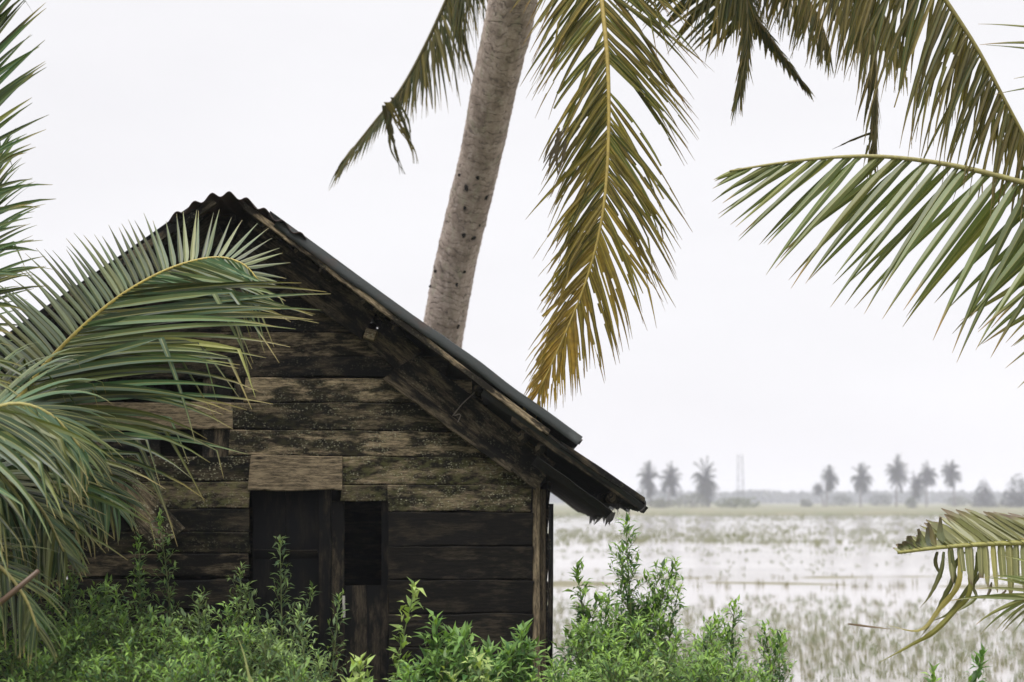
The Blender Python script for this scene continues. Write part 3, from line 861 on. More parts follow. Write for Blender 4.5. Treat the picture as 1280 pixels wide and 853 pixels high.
frond(LEFT, [LC, at(-140, 690, 8.1), at(-80, 620, 8.2), at(-15, 572, 8.2), at(50, 560, 8.2), at(105, 585, 8.2), at(145, 635, 8.2)], (0.1, -0.6, 0.8), 80, {
    1: dict(len=[(0.15, 0.8), (0.5, 0.9), (0.8, 0.6), (1, 0.2)], ang=[(0.15, 72), (0.6, 60), (1, 22)], lift=[(0, -20), (1, -20)], droop=[(0, 1.5), (1, 1.4)], w=[(0, 0.030), (1, 0.020)], kink=0.25),
    -1: dict(len=[(0.15, 0.8), (0.5, 0.8), (0.8, 0.55), (1, 0.2)], ang=[(0.15, 70), (0.6, 52), (1, 22)], lift=[(0, 0), (1, -12)], droop=[(0, 1.4), (1, 1.4)], w=[(0, 0.030), (1, 0.020)], kink=0.25)},
    36, dict(YG, base=(0.022, 0.058, 0.026)), rad=(0.028, 0.006), t0=0.18, segs=9, rcol=(0.26, 0.26, 0.08), jitter=0.09)
# dead brown leaf stalk
mb = MB()
tube(mb, [at(-130, 850, 7.1), at(-60, 797, 7.0), at(5, 750, 6.95), at(48, 714, 6.9)], [0.022, 0.018, 0.015, 0.012], (0.10, 0.062, 0.042), 7)
o = mb.build('dead_stalk', M_RACHIS, LEFT)
o['label'] = 'bare brown broken leaf stalk'
# fronds on the far side, outside the picture
for k, (dx, dy, dz) in enumerate([(-1.3, 0.3, 1.2), (-0.9, -0.8, 1.0), (-0.9, 0.9, 1.3)]):
    frond(LEFT, [LC, LC + V((dx * 0.4, dy * 0.4, dz * 0.7)), LC + V((dx, dy, dz)), LC + V((dx * 1.7, dy * 1.7, dz * 0.7))], (0, 0, 1), 40, {
        s: dict(len=[(0.2, 0.8), (0.6, 0.8), (1, 0.3)], ang=[(0.2, 70), (1, 25)], lift=[(0, -15), (1, -15)], droop=[(0, 0.9), (1, 0.9)], w=[(0, 0.022), (1, 0.014)]) for s in (1, -1)},
        60 + k, YG, rad=(0.03, 0.006), t0=0.2, segs=5)

# ---- young palm beyond the right edge
RC = at(1560, 560, 8.8)
RIGHT = empty('young_coconut_palm', (RC.x, RC.y, 0))
tag(RIGHT, 'young coconut palm beyond the right edge, its fronds reaching in over the field', 'palm tree')
mb = MB()
tube(mb, [V((RC.x, RC.y, -0.05)), V((RC.x, RC.y, 0.5)), V((RC.x, RC.y, 1.2)), RC + V((0, 0, 0.2))], [0.26, 0.2, 0.17, 0.1], (1, 1, 1), 16)
mb.build('trunk', M_BARK, RIGHT)
crown_tuft(RIGHT, RC, 3, 0.14, 0.9)
RG = dict(base=(0.092, 0.130, 0.038), var=0.3, rib=(0.31, 0.30, 0.14), tip=(0.34, 0.22, 0.09), tipu=0.95, yellow=0.04, ycol=(0.33, 0.29, 0.08))
frond(RIGHT, [RC, at(1500, 420, 8.8), at(1400, 290, 8.8), at(1330, 246, 8.8), at(1255, 222, 8.8), at(1180, 205, 8.8), at(1105, 196, 8.8), at(1040, 197, 8.8), at(975, 204, 8.8), at(912, 214, 8.8)], (0, -0.15, 1), 44, {
    1: dict(n=30, len=[(0.2, 1.0), (0.6, 1.15), (0.75, 1.05), (0.88, 0.66), (1, 0.10)], ang=[(0.3, 84), (0.5, 74), (0.65, 60), (0.8, 43), (0.9, 27), (1, 9)], lift=[(0, -72), (1, -66)], droop=[(0, 0.5), (0.6, 0.30), (0.85, 0.18), (1, 0.1)], w=[(0, 0.037), (0.7, 0.034), (1, 0.016)]),
    -1: dict(n=31, jit=0.7, len=[(0.2, 1.05), (0.55, 1.2), (0.75, 1.1), (0.88, 0.70), (1, 0.10)], ang=[(0.3, 84), (0.5, 76), (0.65, 63), (0.8, 46), (0.9, 29), (1, 10)], lift=[(0, -78), (1, -72)], droop=[(0, 0.5), (0.6, 0.30), (0.85, 0.15), (1, 0.1)], w=[(0, 0.038), (0.7, 0.035), (1, 0.018)])},
    51, RG, rad=(0.034, 0.006), t0=0.25, segs=9, fold=0.5, rcol=(0.36, 0.33, 0.13), jitter=0.045,
    label='clean green frond held level, its leaflets raking down')
# top-right corner: only leaflet tips come in
frond(RIGHT, [RC, at(1530, 330, 8.4), at(1480, 200, 8.2), at(1415, 120, 8.1), at(1365, 60, 8.1), at(1330, 0, 8.1), at(1305, -70, 8.1)], (0.2, -0.9, 0.3), 30, {
    1: dict(len=[(0.2, 0.8), (0.7, 0.75), (1, 0.25)], ang=[(0.2, 70), (0.8, 25), (1, 8)], lift=[(0, -10), (1, 0)], droop=[(0, 0.5), (1, 0.15)], w=[(0, 0.024), (1, 0.012)]),
    -1: dict(len=[(0.2, 0.8), (0.7, 0.8), (0.9, 0.6), (1, 0.4)], ang=[(0.2, 70), (0.65, 56), (0.85, 60), (1, 20)], lift=[(0, -10), (1, 0)], droop=[(0, 0.4), (1, 0.1)], w=[(0, 0.024), (1, 0.012)])},
    52, RG, rad=(0.03, 0.004), t0=0.3, segs=8, jitter=0.05)

# broken frond at eye level
TORN = dict(base=(0.165, 0.175, 0.075), var=0.18, rib=(0.42, 0.40, 0.20), tip=(0.13, 0.09, 0.06), tipu=0.86, yellow=0.05, ycol=(0.33, 0.29, 0.08))


def torn(mb, rng):
    YY = 8.6
    strips = [
        ([(1212, 690), (1213, 740), (1196, 762), (1168, 790), (1140, 806), (1100, 828)], 7, (0.20, 0.20, 0.05), 2),
        ([(1200, 690), (1198, 730), (1175, 760), (1150, 788), (1110, 786 - 4)], 6, (0.26, 0.23, 0.06), 1),
        ([(1180, 690), (1176, 716), (1162, 745), (1150, 760)], 5, (0.06, 0.075, 0.03), 1),
        ([(1190, 688), (1192, 722), (1180, 748), (1166, 776), (1148, 800)], 6, (0.07, 0.085, 0.03), 1),
        ([(1222, 690), (1220, 718), (1204, 745), (1185, 768), (1160, 778)], 6, (0.09, 0.11, 0.035), 1),
        ([(1172, 690), (1170, 705), (1178, 722)], 6, (0.05, 0.055, 0.03), 1),
        ([(1205, 690), (1192, 712), (1196, 735), (1182, 752)], 6, (0.05, 0.065, 0.025), 1),
        ([(1228, 690), (1226, 716), (1216, 732), (1220, 748), (1196, 764)], 4.5, (0.08, 0.09, 0.04), 1),
        ([(1222, 745), (1212, 754), (1196, 765)], 4.5, (0.10, 0.12, 0.04), 1),
        ([(1060, 780), (1085, 783), (1118, 787)], 2.6, (0.10, 0.06, 0.05), 1),
        ([(1240, 728), (1236, 742), (1228, 752)], 3.5, (0.09, 0.07, 0.055), 1),
        ([(1258, 738), (1252, 744), (1246, 746)], 3, (0.07, 0.05, 0.04), 1),
    ]
    for path, wpx, c, k in strips:
        P, _t = spline([at(a, b, YY + rng.uniform(-0.05, 0.05)) for a, b in path], 5)
        m_ = len(P)
        B = []
        tw = rng.uniform(-0.3, 0.3)
        for i in range(m_):
            t = (P[min(i + 1, m_ - 1)] - P[max(i - 1, 0)]).normalized()
            b = t.cross(V((0.1, -1, 0.1))).normalized()
            tw += rng.uniform(-0.12, 0.12)
            B.append((Matrix.Rotation(tw, 3, t) @ b).normalized())
        W = [wpx / FPX * YY * 0.62 * 1.0 * max(0.10, (0.30 + 0.70 * math.sin(math.pi * min(1, 0.12 + 0.88 * i / (m_ - 1))) ** 0.8) * (1 - (i / (m_ - 1)) ** 4)) * rng.uniform(0.8, 1.1) for i in range(m_)]
        cc = [mix3(c, (0.16, 0.12, 0.05), rng.uniform(0, 0.5) * (i / m_)) for i in range(m_)]
        blade(mb, P, B, W, 0.35, [mix3(q, (0.3, 0.28, 0.1), 0.35) for q in cc], cc, rng, 0.0)
    # ragged shrivelled edge at the tip
    for k in range(16):
        x = rng.uniform(1128, 1188)
        yb = 692 - (x - 1120) * 0.12
        top = 688 - (x - 1120) * 0.62
        P = [at(x, yb, YY), at(x - 5, (yb + top) / 2, YY + 0.02), at(x - 8 + rng.uniform(-5, 3), top + rng.uniform(-4, 8), YY - 0.01)]
        c = tuple(q * rng.uniform(0.8, 1.3) for q in (0.16, 0.165, 0.085))
        c2 = (0.10, 0.075, 0.06)
        blade(mb, P, [V((1, 0.2, 0.3)).normalized()] * 3, [0.026, 0.026, 0.008], 0.35, [c, c, c2], [c, c, c2], rng)


frond(RIGHT, [RC, at(1480, 660, 8.6), at(1380, 672, 8.6), at(1300, 678, 8.6), at(1240, 680, 8.6), at(1180, 684, 8.6), at(1122, 691, 8.6)], (0, -0.9, 0.4), 44, {
    1: dict(n=44, len=[(0.3, 0.5), (0.6, 0.34), (0.74, 0.37), (0.83, 0.29), (0.9, 0.16), (1, 0.05)], ang=[(0.2, 55), (0.6, 40), (0.75, 52), (0.85, 58), (1, 50)], lift=[(0, -12), (1, -18)], droop=[(0, 0.1), (1, 0.1)], w=[(0, 0.040), (0.8, 0.036), (1, 0.02)]),
    -1: dict(n=40, len=[(0.3, 0.5), (0.62, 0.40), (0.72, 0.34), (0.8, 0.26), (0.87, 0.20), (1, 0.04)], cut=0.5, ang=[(0.2, 88), (0.6, 88), (0.8, 86), (1, 80)], lift=[(0, -14), (1, -14)], droop=[(0, 0.2), (1, 0.3)], w=[(0, 0.034), (0.7, 0.030), (1, 0.015)])},
    53, TORN, rad=(0.030, 0.010), t0=0.3, segs=6, fold=0.5, rcol=(0.32, 0.31, 0.09), jitter=0.03, blunt=True, extra=torn, gaps=((0.88, 1.0, (-1,)),),
    label='torn frond with cropped leaflets and dangling ragged strips')
frond(RIGHT, [RC, at(1480, 640, 8.2), at(1410, 690, 8.1), at(1350, 728, 8.1), at(1308, 742, 8.1), at(1279, 750, 8.1)], (0, -0.9, 0.3), 30, {
    1: dict(len=[(0.3, 0.5), (0.8, 0.46), (1, 0.4)], ang=[(0.3, 75), (0.8, 60), (1, 10)], lift=[(0, -5), (1, -5)], droop=[(0, 0.4), (1, 0.4)], w=[(0, 0.020), (1, 0.015)]),
    -1: dict(len=[(0.3, 0.5), (0.8, 0.40), (1, 0.36)], ang=[(0.3, 65), (0.8, 30), (1, 8)], lift=[(0, -60), (1, -60)], droop=[(0, 1.0), (1, 0.9)], w=[(0, 0.020), (1, 0.015)])},
    54, dict(RG, yellow=0.15), rad=(0.024, 0.006), t0=0.3, segs=6, jitter=0.1)
for k, (dx, dy, dz) in enumerate([(1.2, 0.3, 1.4), (0.7, -0.9, 1.2), (0.8, 1.0, 1.4)]):
    frond(RIGHT, [RC, RC + V((dx * 0.4, dy * 0.4, dz * 0.7)), RC + V((dx, dy, dz)), RC + V((dx * 1.7, dy * 1.7, dz * 0.7))], (0, 0, 1), 40, {
        s: dict(len=[(0.2, 0.8), (0.6, 0.8), (1, 0.3)], ang=[(0.2, 70), (1, 25)], lift=[(0, -15), (1, -15)], droop=[(0, 0.9), (1, 0.9)], w=[(0, 0.022), (1, 0.014)]) for s in (1, -1)},
        70 + k, YG, rad=(0.03, 0.006), t0=0.2, segs=5)

# ------------------------------------------------------------------ the hut
YW = 10.0            # front wall plane
YB = 13.3            # back wall plane
rngH = random.Random(11)
W0 = at(672, 628, YW)
HUT = empty('wooden_hut', (W0.x, YW, 0))
tag(HUT, 'black weathered plank hut with a sagging corrugated roof', 'hut')


def Wp(px, py, off=0.0): return at(px, py, YW - off)


def board(mb, A, B, width, thick, nrm, tone=0.3, lichen=0.0, moss=0.0, rag=0.006, seg=None, tilt=0.0, ends=0.0):
    """a weathered board from A to B (centre line), `width` across, front face on `nrm`"""
    A, B, nrm = V(A), V(B), V(nrm).normalized()
    t = (B - A)
    L = t.length
    t.normalize()
    c = nrm.cross(t).normalized()
    n2 = t.cross(c).normalized()
    if n2.dot(nrm) < 0: n2 = -n2
    seg = seg or max(3, int(L / 0.09))
    uo, vo = rngH.uniform(0, 50), rngH.uniform(0, 50)
    ph = rngH.uniform(0, 100)
    vs, uvs, fs = [], [], []
    h, b = width / 2, min(0.006, thick * 0.3)
    for i in range(seg + 1):
        u = i / seg
        e1 = rag * (mnoise.noise(V((u * L * 3.0, ph, 0))) * 1.3 + mnoise.noise(V((u * L * 14, ph, 1))) * 0.6)
        e2 = rag * (mnoise.noise(V((u * L * 3.0, ph, 7))) * 1.3 + mnoise.noise(V((u * L * 14, ph, 8))) * 0.6)
        bow = 0.004 * mnoise.noise(V((u * L * 1.2, ph, 20)))
        x = u * L
        sh = ends * (rngH.uniform(-1, 1) if i in (0, seg) else 0)
        p = A + t * x + n2 * bow
        hi, lo = h + e1, -h + e2
        prof_ = [(hi - b, thick / 2), (hi, thick / 2 - b), (hi, -thick / 2), (lo, -thick / 2), (lo, thick / 2 - b), (lo + b, thick / 2)]
        for q, (cc, dd) in enumerate(prof_):
            slant = sh * (cc / h)
            vs.append(p + t * slant + c * cc + n2 * (dd + tilt * (-cc / h)))
            uvs.append((x + uo, cc + vo + (0 if q in (0, 5) else dd)))
    k = 6
    for i in range(seg):
        for q in range(k):
            q2 = (q + 1) % k
            fs.append((i * k + q, i * k + q2, (i + 1) * k + q2, (i + 1) * k + q))
    fs.append(tuple(range(k))[::-1])
    fs.append(tuple(seg * k + q for q in range(k)))
    mb.add(vs, fs, (tone, lichen, moss), uvs)


FWD = V((0, -1, 0))


def left_x(py): return 279 - (py - 226) / 0.70 + 40


def hplank(mb, x0, x1, ytop, ybot, tone, lichen=0.0, moss=0.0, off=0.0, skew=0.0, tilt=0.012, th=0.024):
    """horizontal plank given in photo pixels on the wall plane"""
    a = (Wp(x0, ytop, off) + Wp(x0, ybot, off)) / 2
    b = (Wp(x1, ytop + skew, off) + Wp(x1, ybot + skew, off)) / 2
    h = (Wp(x0, ytop, off) - Wp(x0, ybot, off)).length
    # c = nrm x t points down or up; keep the lower edge proud
    board(mb, a, b, h - 0.006, th, FWD, tone * rngH.uniform(0.9, 1.12), lichen, moss, rag=0.0085, tilt=-tilt * rngH.uniform(0.6, 1.5), ends=0.008)


def rake_x(py): return 305 + (py - 250) * 1.351 - 34


# --- gable (upper planks, right of the covered part)
g = MB()
rows = [(268, 298, .10), (298, 324, .12), (324, 347, .13), (347, 374, .50), (374, 415, .24), (415, 446, .55)]
for (a, b, tn) in rows:
    hplank(g, left_x(a), rake_x(a), a, b, tn, 0.12, 0.0, skew=1)
hplank(g, 275, 560, 446, 472, 0.16, 0.15, 0)
hplank(g, 306, 590, 472, 503, 0.85, 0.35, 0.1, skew=2)
hplank(g, 290, 608, 503, 537, 0.50, 0.45, 0.12, skew=3)
hplank(g, 287, 640, 537, 570, 0.80, 0.55, 0.15, skew=3)
hplank(g, 427, 660, 571, 606, 0.70, 0.7, 0.45, skew=1)
hplank(g, 485, 664, 606, 640, 0.62, 0.9, 0.35, skew=0)
hplank(g, 427, 486, 606, 627, 0.45, 0.6, 0.4)
hplank(g, 290, 314, 571, 604, 0.18, 0.5, 0.1)
g.build('gable_wall', M_WOOD, HUT, smooth=False)

# --- lower right wall: wide dark planks
g = MB()
yy = 641
for k in range(8):
    hplank(g, 486, 667 + rngH.uniform(-2, 2), yy, yy + 42, 0.085 + 0.03 * (k % 2), -0.25, 0.0, off=0.012)
    yy += 42
g.build('front_wall', M_WOOD, HUT, smooth=False)

# --- left wall: mixed planks with gaps
g = MB()
for (x0, x1, a, b, tn, li, mo) in [(-80, 275, 374, 410, .12, .1, 0), (-80, 275, 410, 446, .16, .1, 0), (-95, 275, 446, 473, .18, .1, 0), (-95, 291, 503, 537, .85, -.8, 0),
                                   (-95, 130, 473, 503, .15, .1, 0), (-95, 312, 570, 602, .22, 1.0, .1), (-95, 312, 602, 636, .46, .45, .55), (-95, 312, 636, 665, .14, .1, .05), (-95, 312, 665, 692, .12, .2, .1),
                                   (-95, 311, 692, 721, .36, .05, 0), (-95, 311, 724, 762, .12, .05, 0), (-95, 311, 764, 802, .12, .05, 0), (-95, 311, 804, 842, .12, .05, 0), (-95, 311, 844, 884, .12, .05, 0), (-95, 311, 886, 925, .12, .05, 0)]:
    hplank(g, max(x0, left_x(a)), x1, a, b, tn, li, mo, off=0.004)
hplank(g, -95, 200, 540, 569, 0.12, 0.1, 0, off=-0.02)
g.build('front_wall', M_WOOD, HUT, smooth=False)

# short uprights behind the left planks (visible through the gaps)
for (px, wpx, a, b, tn, off) in [(272, 36, 440, 600, .30, -0.028), (300, 14, 440, 560, .16, -0.026), (120, 30, 440, 700, .2, -0.03)]:
    g = MB()
    p, q = Wp(px, a, off), Wp(px, b, off)
    board(g, p, q, wpx / FPX * YW, 0.03, FWD, tn, 0.1, 0)
    g.build('wall_stud', M_WOOD, HUT, smooth=False)

# wide plain board over the doorway
g = MB()
a, b = (Wp(312, 570, .03) + Wp(312, 613, .03)) / 2, (Wp(428, 570, .03) + Wp(428, 613, .03)) / 2
board(g, a, b, 43 / FPX * YW, 0.034, FWD, 0.62, -1.0, 0.0, rag=0.008, ends=0.01)
o = g.build('lintel_board', M_WOOD, HUT, smooth=False)
o['label'] = 'plain grey brown board nailed over the doorway'

# doorway: door leaf set back, with frame posts, window hole and latch
g = MB()
for (x0, x1, tn) in [(316, 358, .03), (358, 400, .025)]:
    c = (x0 + x1) / 2
    board(g, Wp(c, 606, -.06), Wp(c, 940, -.06), (x1 - x0) / FPX * YW, 0.022, FWD, tn, 0.0, 0.0, rag=0.002)
hplank(g, 318, 398, 686, 700, 0.06, 0, 0, off=-0.045)
DOOR = g.build('door', M_WOOD, HUT, smooth=False)
g = MB()
board(g, Wp(407, 606, -.02), Wp(407, 940, -.02), 15 / FPX * YW, 0.05, FWD, 0.08, 0, 0)
g.build('door_post', M_WOOD, HUT, smooth=False)
g = MB()
board(g, Wp(422, 628, -.045), Wp(422, 940, -.045), 17 / FPX * YW, 0.024, FWD, 0.22, 0, 0, rag=0.002)
for (x0, x1, tn) in [(431, 459, .16), (459, 486, .13)]:
    c = (x0 + x1) / 2
    board(g, Wp(c, 732, -.04), Wp(c, 940, -.04), (x1 - x0) / FPX * YW, 0.024, FWD, tn, 0, 0, rag=0.003)
board(g, Wp(482, 627, -.045), Wp(482, 734, -.045), 10 / FPX * YW, 0.02, FWD, 0.08, 0, 0, rag=0.002)
SHUT = g.build('door', M_WOOD, HUT, smooth=False)
SHUT['label'] = 'half door of upright boards below a dark open hatch'
g = MB()
board(g, Wp(429.5, 745, -.018), Wp(430, 772, -.018), 3.2 / FPX * YW, 0.01, FWD, 0, 0, 0, rag=0.001)
g.c = [(0.5, 0.48, 0.45)] * len(g.v)
g.build('latch', M_LATCH, SHUT, smooth=False)

# sloping loose board across the left wall
g = MB()
board(g, Wp(40, 500, .07), Wp(214, 675, .07), 44 / FPX * YW, 0.03, FWD, 0.6, 0.9, 0.1, rag=0.008, ends=0.014)
o = g.build('loose_board', M_WOOD, HUT, smooth=False)
o['label'] = 'loose lichen spotted board hanging diagonally'

# corner posts and ragged side boards at the right
for (px, wpx, off, tn, y1) in [(670.5, 9, -0.012, 0.75, 606), (678, 8, -0.05, .35, 612)]:
    g = MB()
    board(g, Wp(px, y1, off), Wp(px, 920, off), wpx / FPX * YW, 0.06, FWD, tn, -0.8, 0, rag=0.003)
    o = g.build('corner_post', M_WOOD, HUT, smooth=False)
XR = W0.x + 0.055
g = MB()
zb = 0.02
k = 0
while zb < 2.02:
    hh = rngH.uniform(0.14, 0.2)
    board(g, V((XR + rngH.uniform(0, .022), YW + 0.05, zb + hh / 2)), V((XR + rngH.uniform(0, .01), YB, zb + hh / 2)), hh + 0.01, 0.026, V((1, 0, 0)), 0.12, 0.1, 0, rag=0.012, tilt=-0.012)
    zb += hh
g.build('side_wall', M_WOOD, HUT, smooth=False)
XL = Wp(-100, 640).x
g = MB()
zb = 0.02
while zb < 1.7:
    board(g, V((XL, YW + 0.05, zb + 0.1)), V((XL, YB, zb + 0.1)), 0.21, 0.024, V((-1, 0, 0)), 0.12, 0.1, 0)
    zb += 0.2
g.build('side_wall', M_WOOD, HUT, smooth=False)

# roof geometry in the front-rake plane
YR = YW - 0.45
RIDGE = at(288, 252, YR)
EAVE = at(805, 628, YR)
SL = V((EAVE.x - RIDGE.x, 0, EAVE.z - RIDGE.z)).normalized()      # down the right slope
NR = V((-SL.z, 0, SL.x))                                            # up, out of the right slope
SLL = V((-SL.x, 0, SL.z))
NL = V((SL.z, 0, SL.x))
LEN = (EAVE - RIDGE).length
def corr_sheet(R0, sl, nr, d0, d1, lift, ya, yb, amp=0.018, per=0.085, col=(0.08, 0.085, 0.085), ragged=0.0, th=0.004, seed=0, sag=0.0):
    rng = random.Random(seed)
    mb = MB()
    ny = int((yb - ya) / (per / 6))
    ns = 10
    vs, fs = [], []
    endj = [rng.uniform(-1, 1) * ragged for _ in range(ny // 5 + 2)]
    for lay in (0, 1):
        for j in range(ny + 1):
            y = ya + (yb - ya) * j / ny
            w_ = amp * math.cos(2 * math.pi * (y - ya) / per)
            for i in range(ns + 1):
                u = i / ns
                d = lerp(d0, d1 + (endj[j // 5] if u > 0.95 else 0), u)
                bend = -sag * u * u + 0.006 * mnoise.noise(V((u * 4, y * 1.4, seed)))
                p = R0 + sl * d + nr * (lift + w_ + bend - lay * th)
                vs.append(V((p.x, y, p.z)))
    off = (ny + 1) * (ns + 1)
    for j in range(ny):
        for i in range(ns):
            a = j * (ns + 1) + i
            q = (a, a + 1, a + ns + 2, a + ns + 1)
            fs.append(q)
            fs.append(tuple(off + z for z in q[::-1]))
    for i in range(ns):
        for a in (i, ny * (ns + 1) + i):
            fs.append((a, a + 1, off + a + 1, off + a))
    for j in range(ny):
        for i in (0, ns):
            a = j * (ns + 1) + i
            fs.append((a, a + ns + 1, off + a + ns + 1, off + a))
    mb.add(vs, fs, col)
    return mb


def pxd(px, py):
    """distance down the right slope of a photo pixel seen on the rake plane"""
    p = at(px, py, YR)
    return (p - RIDGE).dot(SL), (p - RIDGE).dot(NR)


d_up, n_up = pxd(728, 547)
z_up = RIDGE.z + SL.z * d_up
g = MB()
zb = 0.02
while zb < RIDGE.z + 0.06:
    sh = 0.2 if zb < 1.5 else 0.05
    k_ = abs(SL.x / SL.z)
    xr = min(XR - 0.03, RIDGE.x + max(0.08, (RIDGE.z - zb - sh + (0.10 if zb > z_up else -0.02)) * k_))
    xl = max(XL + 0.03, RIDGE.x - max(0.08, (RIDGE.z - zb - sh + 0.17) * k_))
    board(g, V((xl, YB, zb + sh / 2)), V((xr, YB, zb + sh / 2)), sh + 0.01, 0.024, V((0, 1, 0)), 0.12, 0, 0, seg=6)
    zb += sh
g.build('back_wall', M_WOOD, HUT, smooth=False)


DARKM = (0.035, 0.037, 0.038)
GREYM = (0.085, 0.092, 0.09)
# upper tier, lower tier, left slope
s1 = corr_sheet(RIDGE, SL, NR, 0.26, d_up, n_up - 0.02, YR, YB + 0.3, col=GREYM, seed=1, ragged=0.02)
# rolled front edge of the upper sheet
e = MB()
nE = 24
vs, fs = [], []
prof_e = [(0.0, 0.024), (-0.015, 0.018), (-0.028, 0.0), (-0.034, -0.02), (-0.036, -0.045), (-0.030, -0.047), (-0.026, -0.02), (-0.008, 0.010)]
for i in range(nE + 1):
    u = i / nE
    d = lerp(0.35, d_up, u)
    wob = 0.012 * mnoise.noise(V((u * 7, 3, 0))) + (0.009 if u > 0.52 else 0.0)
    for (dy, dn) in prof_e:
        p = RIDGE + SL * d + NR * (n_up - 0.028 + dn + wob)
        vs.append(V((p.x, YR + dy - 0.002, p.z)))
kk = len(prof_e)
for i in range(nE):
    for q in range(kk):
        q2 = (q + 1) % kk
        fs.append((i * kk + q, i * kk + q2, (i + 1) * kk + q2, (i + 1) * kk + q))
fs.append(tuple(range(kk)))
fs.append(tuple(nE * kk + q for q in range(kk))[::-1])
e.add(vs, fs, (0.024, 0.029, 0.029))
o = s1.build('roof_sheet', M_METAL, HUT)
e.build('rolled_edge', M_METAL, o)
dl0, _ = pxd(610, 480)
s2 = corr_sheet(RIDGE, SL, NR, dl0, LEN, -0.035, YR, YB + 0.3, col=DARKM, seed=2, ragged=0.05, amp=0.022, per=0.11, sag=0.0)
s2.build('roof_sheet', M_METAL, HUT)
APEX = at(279, 232, YR)
s3 = corr_sheet(APEX, SLL, NL, 0.26, LEN, 0.0, YR, YB + 0.3, col=DARKM, seed=3, ragged=0.04)
s3.build('roof_sheet', M_METAL, HUT)
# ragged second layer hanging under the eave
da, na = pxd(668, 575)
db_, nb_ = pxd(768, 646)
s4 = corr_sheet(RIDGE, SL, NR, da, db_, (na + nb_) / 2, YR + 0.06, YB + 0.2, col=(0.02, 0.02, 0.02), seed=4, ragged=0.05, amp=0.03, per=0.34)
s4.build('roof_sheet', M_METAL, HUT)
# ridge cap: wavy sheets bent over the ridge
e = MB()
vs, fs = [], []
cap_pts = []
nC = 72
for i in range(nC + 1):
    px = lerp(211, 382, i / nC)
    py = 222 + 0.70 * math.sqrt((px - 279) ** 2 + 30 ** 2) + 3.6 * math.sin(2 * math.pi * px / 22.5)
    p = at(px, py, YR - 0.06)
    cap_pts.append((p.x, p.z))
for lay in (0, 1):
    for j, y in enumerate((YR - 0.06, YR + 0.4, YR + 1.2, YR + 2.4, YB + 0.3)):
        for (x, z) in cap_pts:
            vs.append(V((x, y, z - 0.006 * lay + 0.012 * mnoise.noise(V((x * 3, y, 0))))))
m_ = nC + 1
off = 5 * m_
for j in range(4):
    for i in range(nC):
        a = j * m_ + i
        fs.append((a, a + 1, a + m_ + 1, a + m_))
        fs.append((off + a + m_, off + a + m_ + 1, off + a + 1, off + a))
for i in range(nC):
    fs.append((i, off + i, off + i + 1, i + 1))
for j in range(4):
    for i in (0, nC):
        a = j * m_ + i
        fs.append((a, a + m_, off + a + m_, off + a))
e.add(vs, fs, (0.05, 0.03, 0.028))
e.build('ridge_cap', M_METAL, HUT)

# brown strip (fascia) under the sheet edge, then rafters and barge boards
def rake_board(name, p0, p1, wpx, off, tone, lichen=0.1, moss=0.0, th=0.03, label=None, ends=0.02):
    g = MB()
    board(g, Wp(*p0, off), Wp(*p1, off), wpx / FPX * (YW - off), th, FWD, tone, lichen, moss, rag=0.006, ends=ends)
    o = g.build(name, M_WOOD, HUT, smooth=False)
    if label: o['label'] = label
    return o


rake_board('fascia_board', (304, 256), (686, 542), 8.5, 0.46, 0.95, 0.25)
rake_board('fascia_board', (268, 252), (40, 404), 10, 0.46, 0.3, 0.25)
rake_board('rafter', (640, 520), (800, 630), 15, 0.40, 0.32, 0.1)
rake_board('rafter', (700, 556), (806, 626), 8, 0.435, 0.2, 0.1)
rake_board('barge_board', (300, 292), (462, 405), 44, 0.10, 0.26, 0.1)
rake_board('barge_board', (272, 280), (40, 436), 44, 0.10, 0.16, 0.1)
rake_board('barge_board', (470, 415), (512, 452), 40, 0.07, 0.36, 0.15)
rake_board('barge_board', (505, 455), (682, 596), 42, 0.12, 0.30, 0.25, ends=0.05)
rake_board('batten', (484, 470), (640, 585), 15, 0.15, 0.34, 0.1)
# timber end with lichen
g = MB()
board(g, Wp(457, 417, .13), Wp(470, 421, .13), 13 / FPX * YW, 0.12, FWD, 0.7, 1.0, 0, rag=0.002)
g.build('timber_end', M_WOOD, HUT, smooth=False)

# purlins: round poles running back under the sheets, ends showing at the rake
for (px, py, r) in [(336, 283, 9), (374, 313, 7), (404, 339, 6), (458, 377, 7), (474, 384, 8), (495, 411, 6), (598, 486, 6), (655, 545, 8), (676, 560, 7), (770, 622, 8)]:
    g = MB()
    p = at(px, py, YW - 0.36)
    rr = r / FPX * 9.6
    tube(g, [p, p + V((0, 1.2, 0)), V((p.x, YB, p.z))], [rr, rr * 0.95, rr * 0.9], (0.45, 0.3, 0), 10)
    g.build('purlin', M_WOOD, HUT)
# purlin poles on the left slope
for k in range(5):
    d = 0.4 + k * 0.62
    p = APEX + SLL * d - NL * 0.07
    g = MB()
    tube(g, [V((p.x, YW - 0.36, p.z)), V((p.x, YB, p.z))], 0.035, (0.3, 0.2, 0), 9)
    g.build('purlin', M_WOOD, HUT)
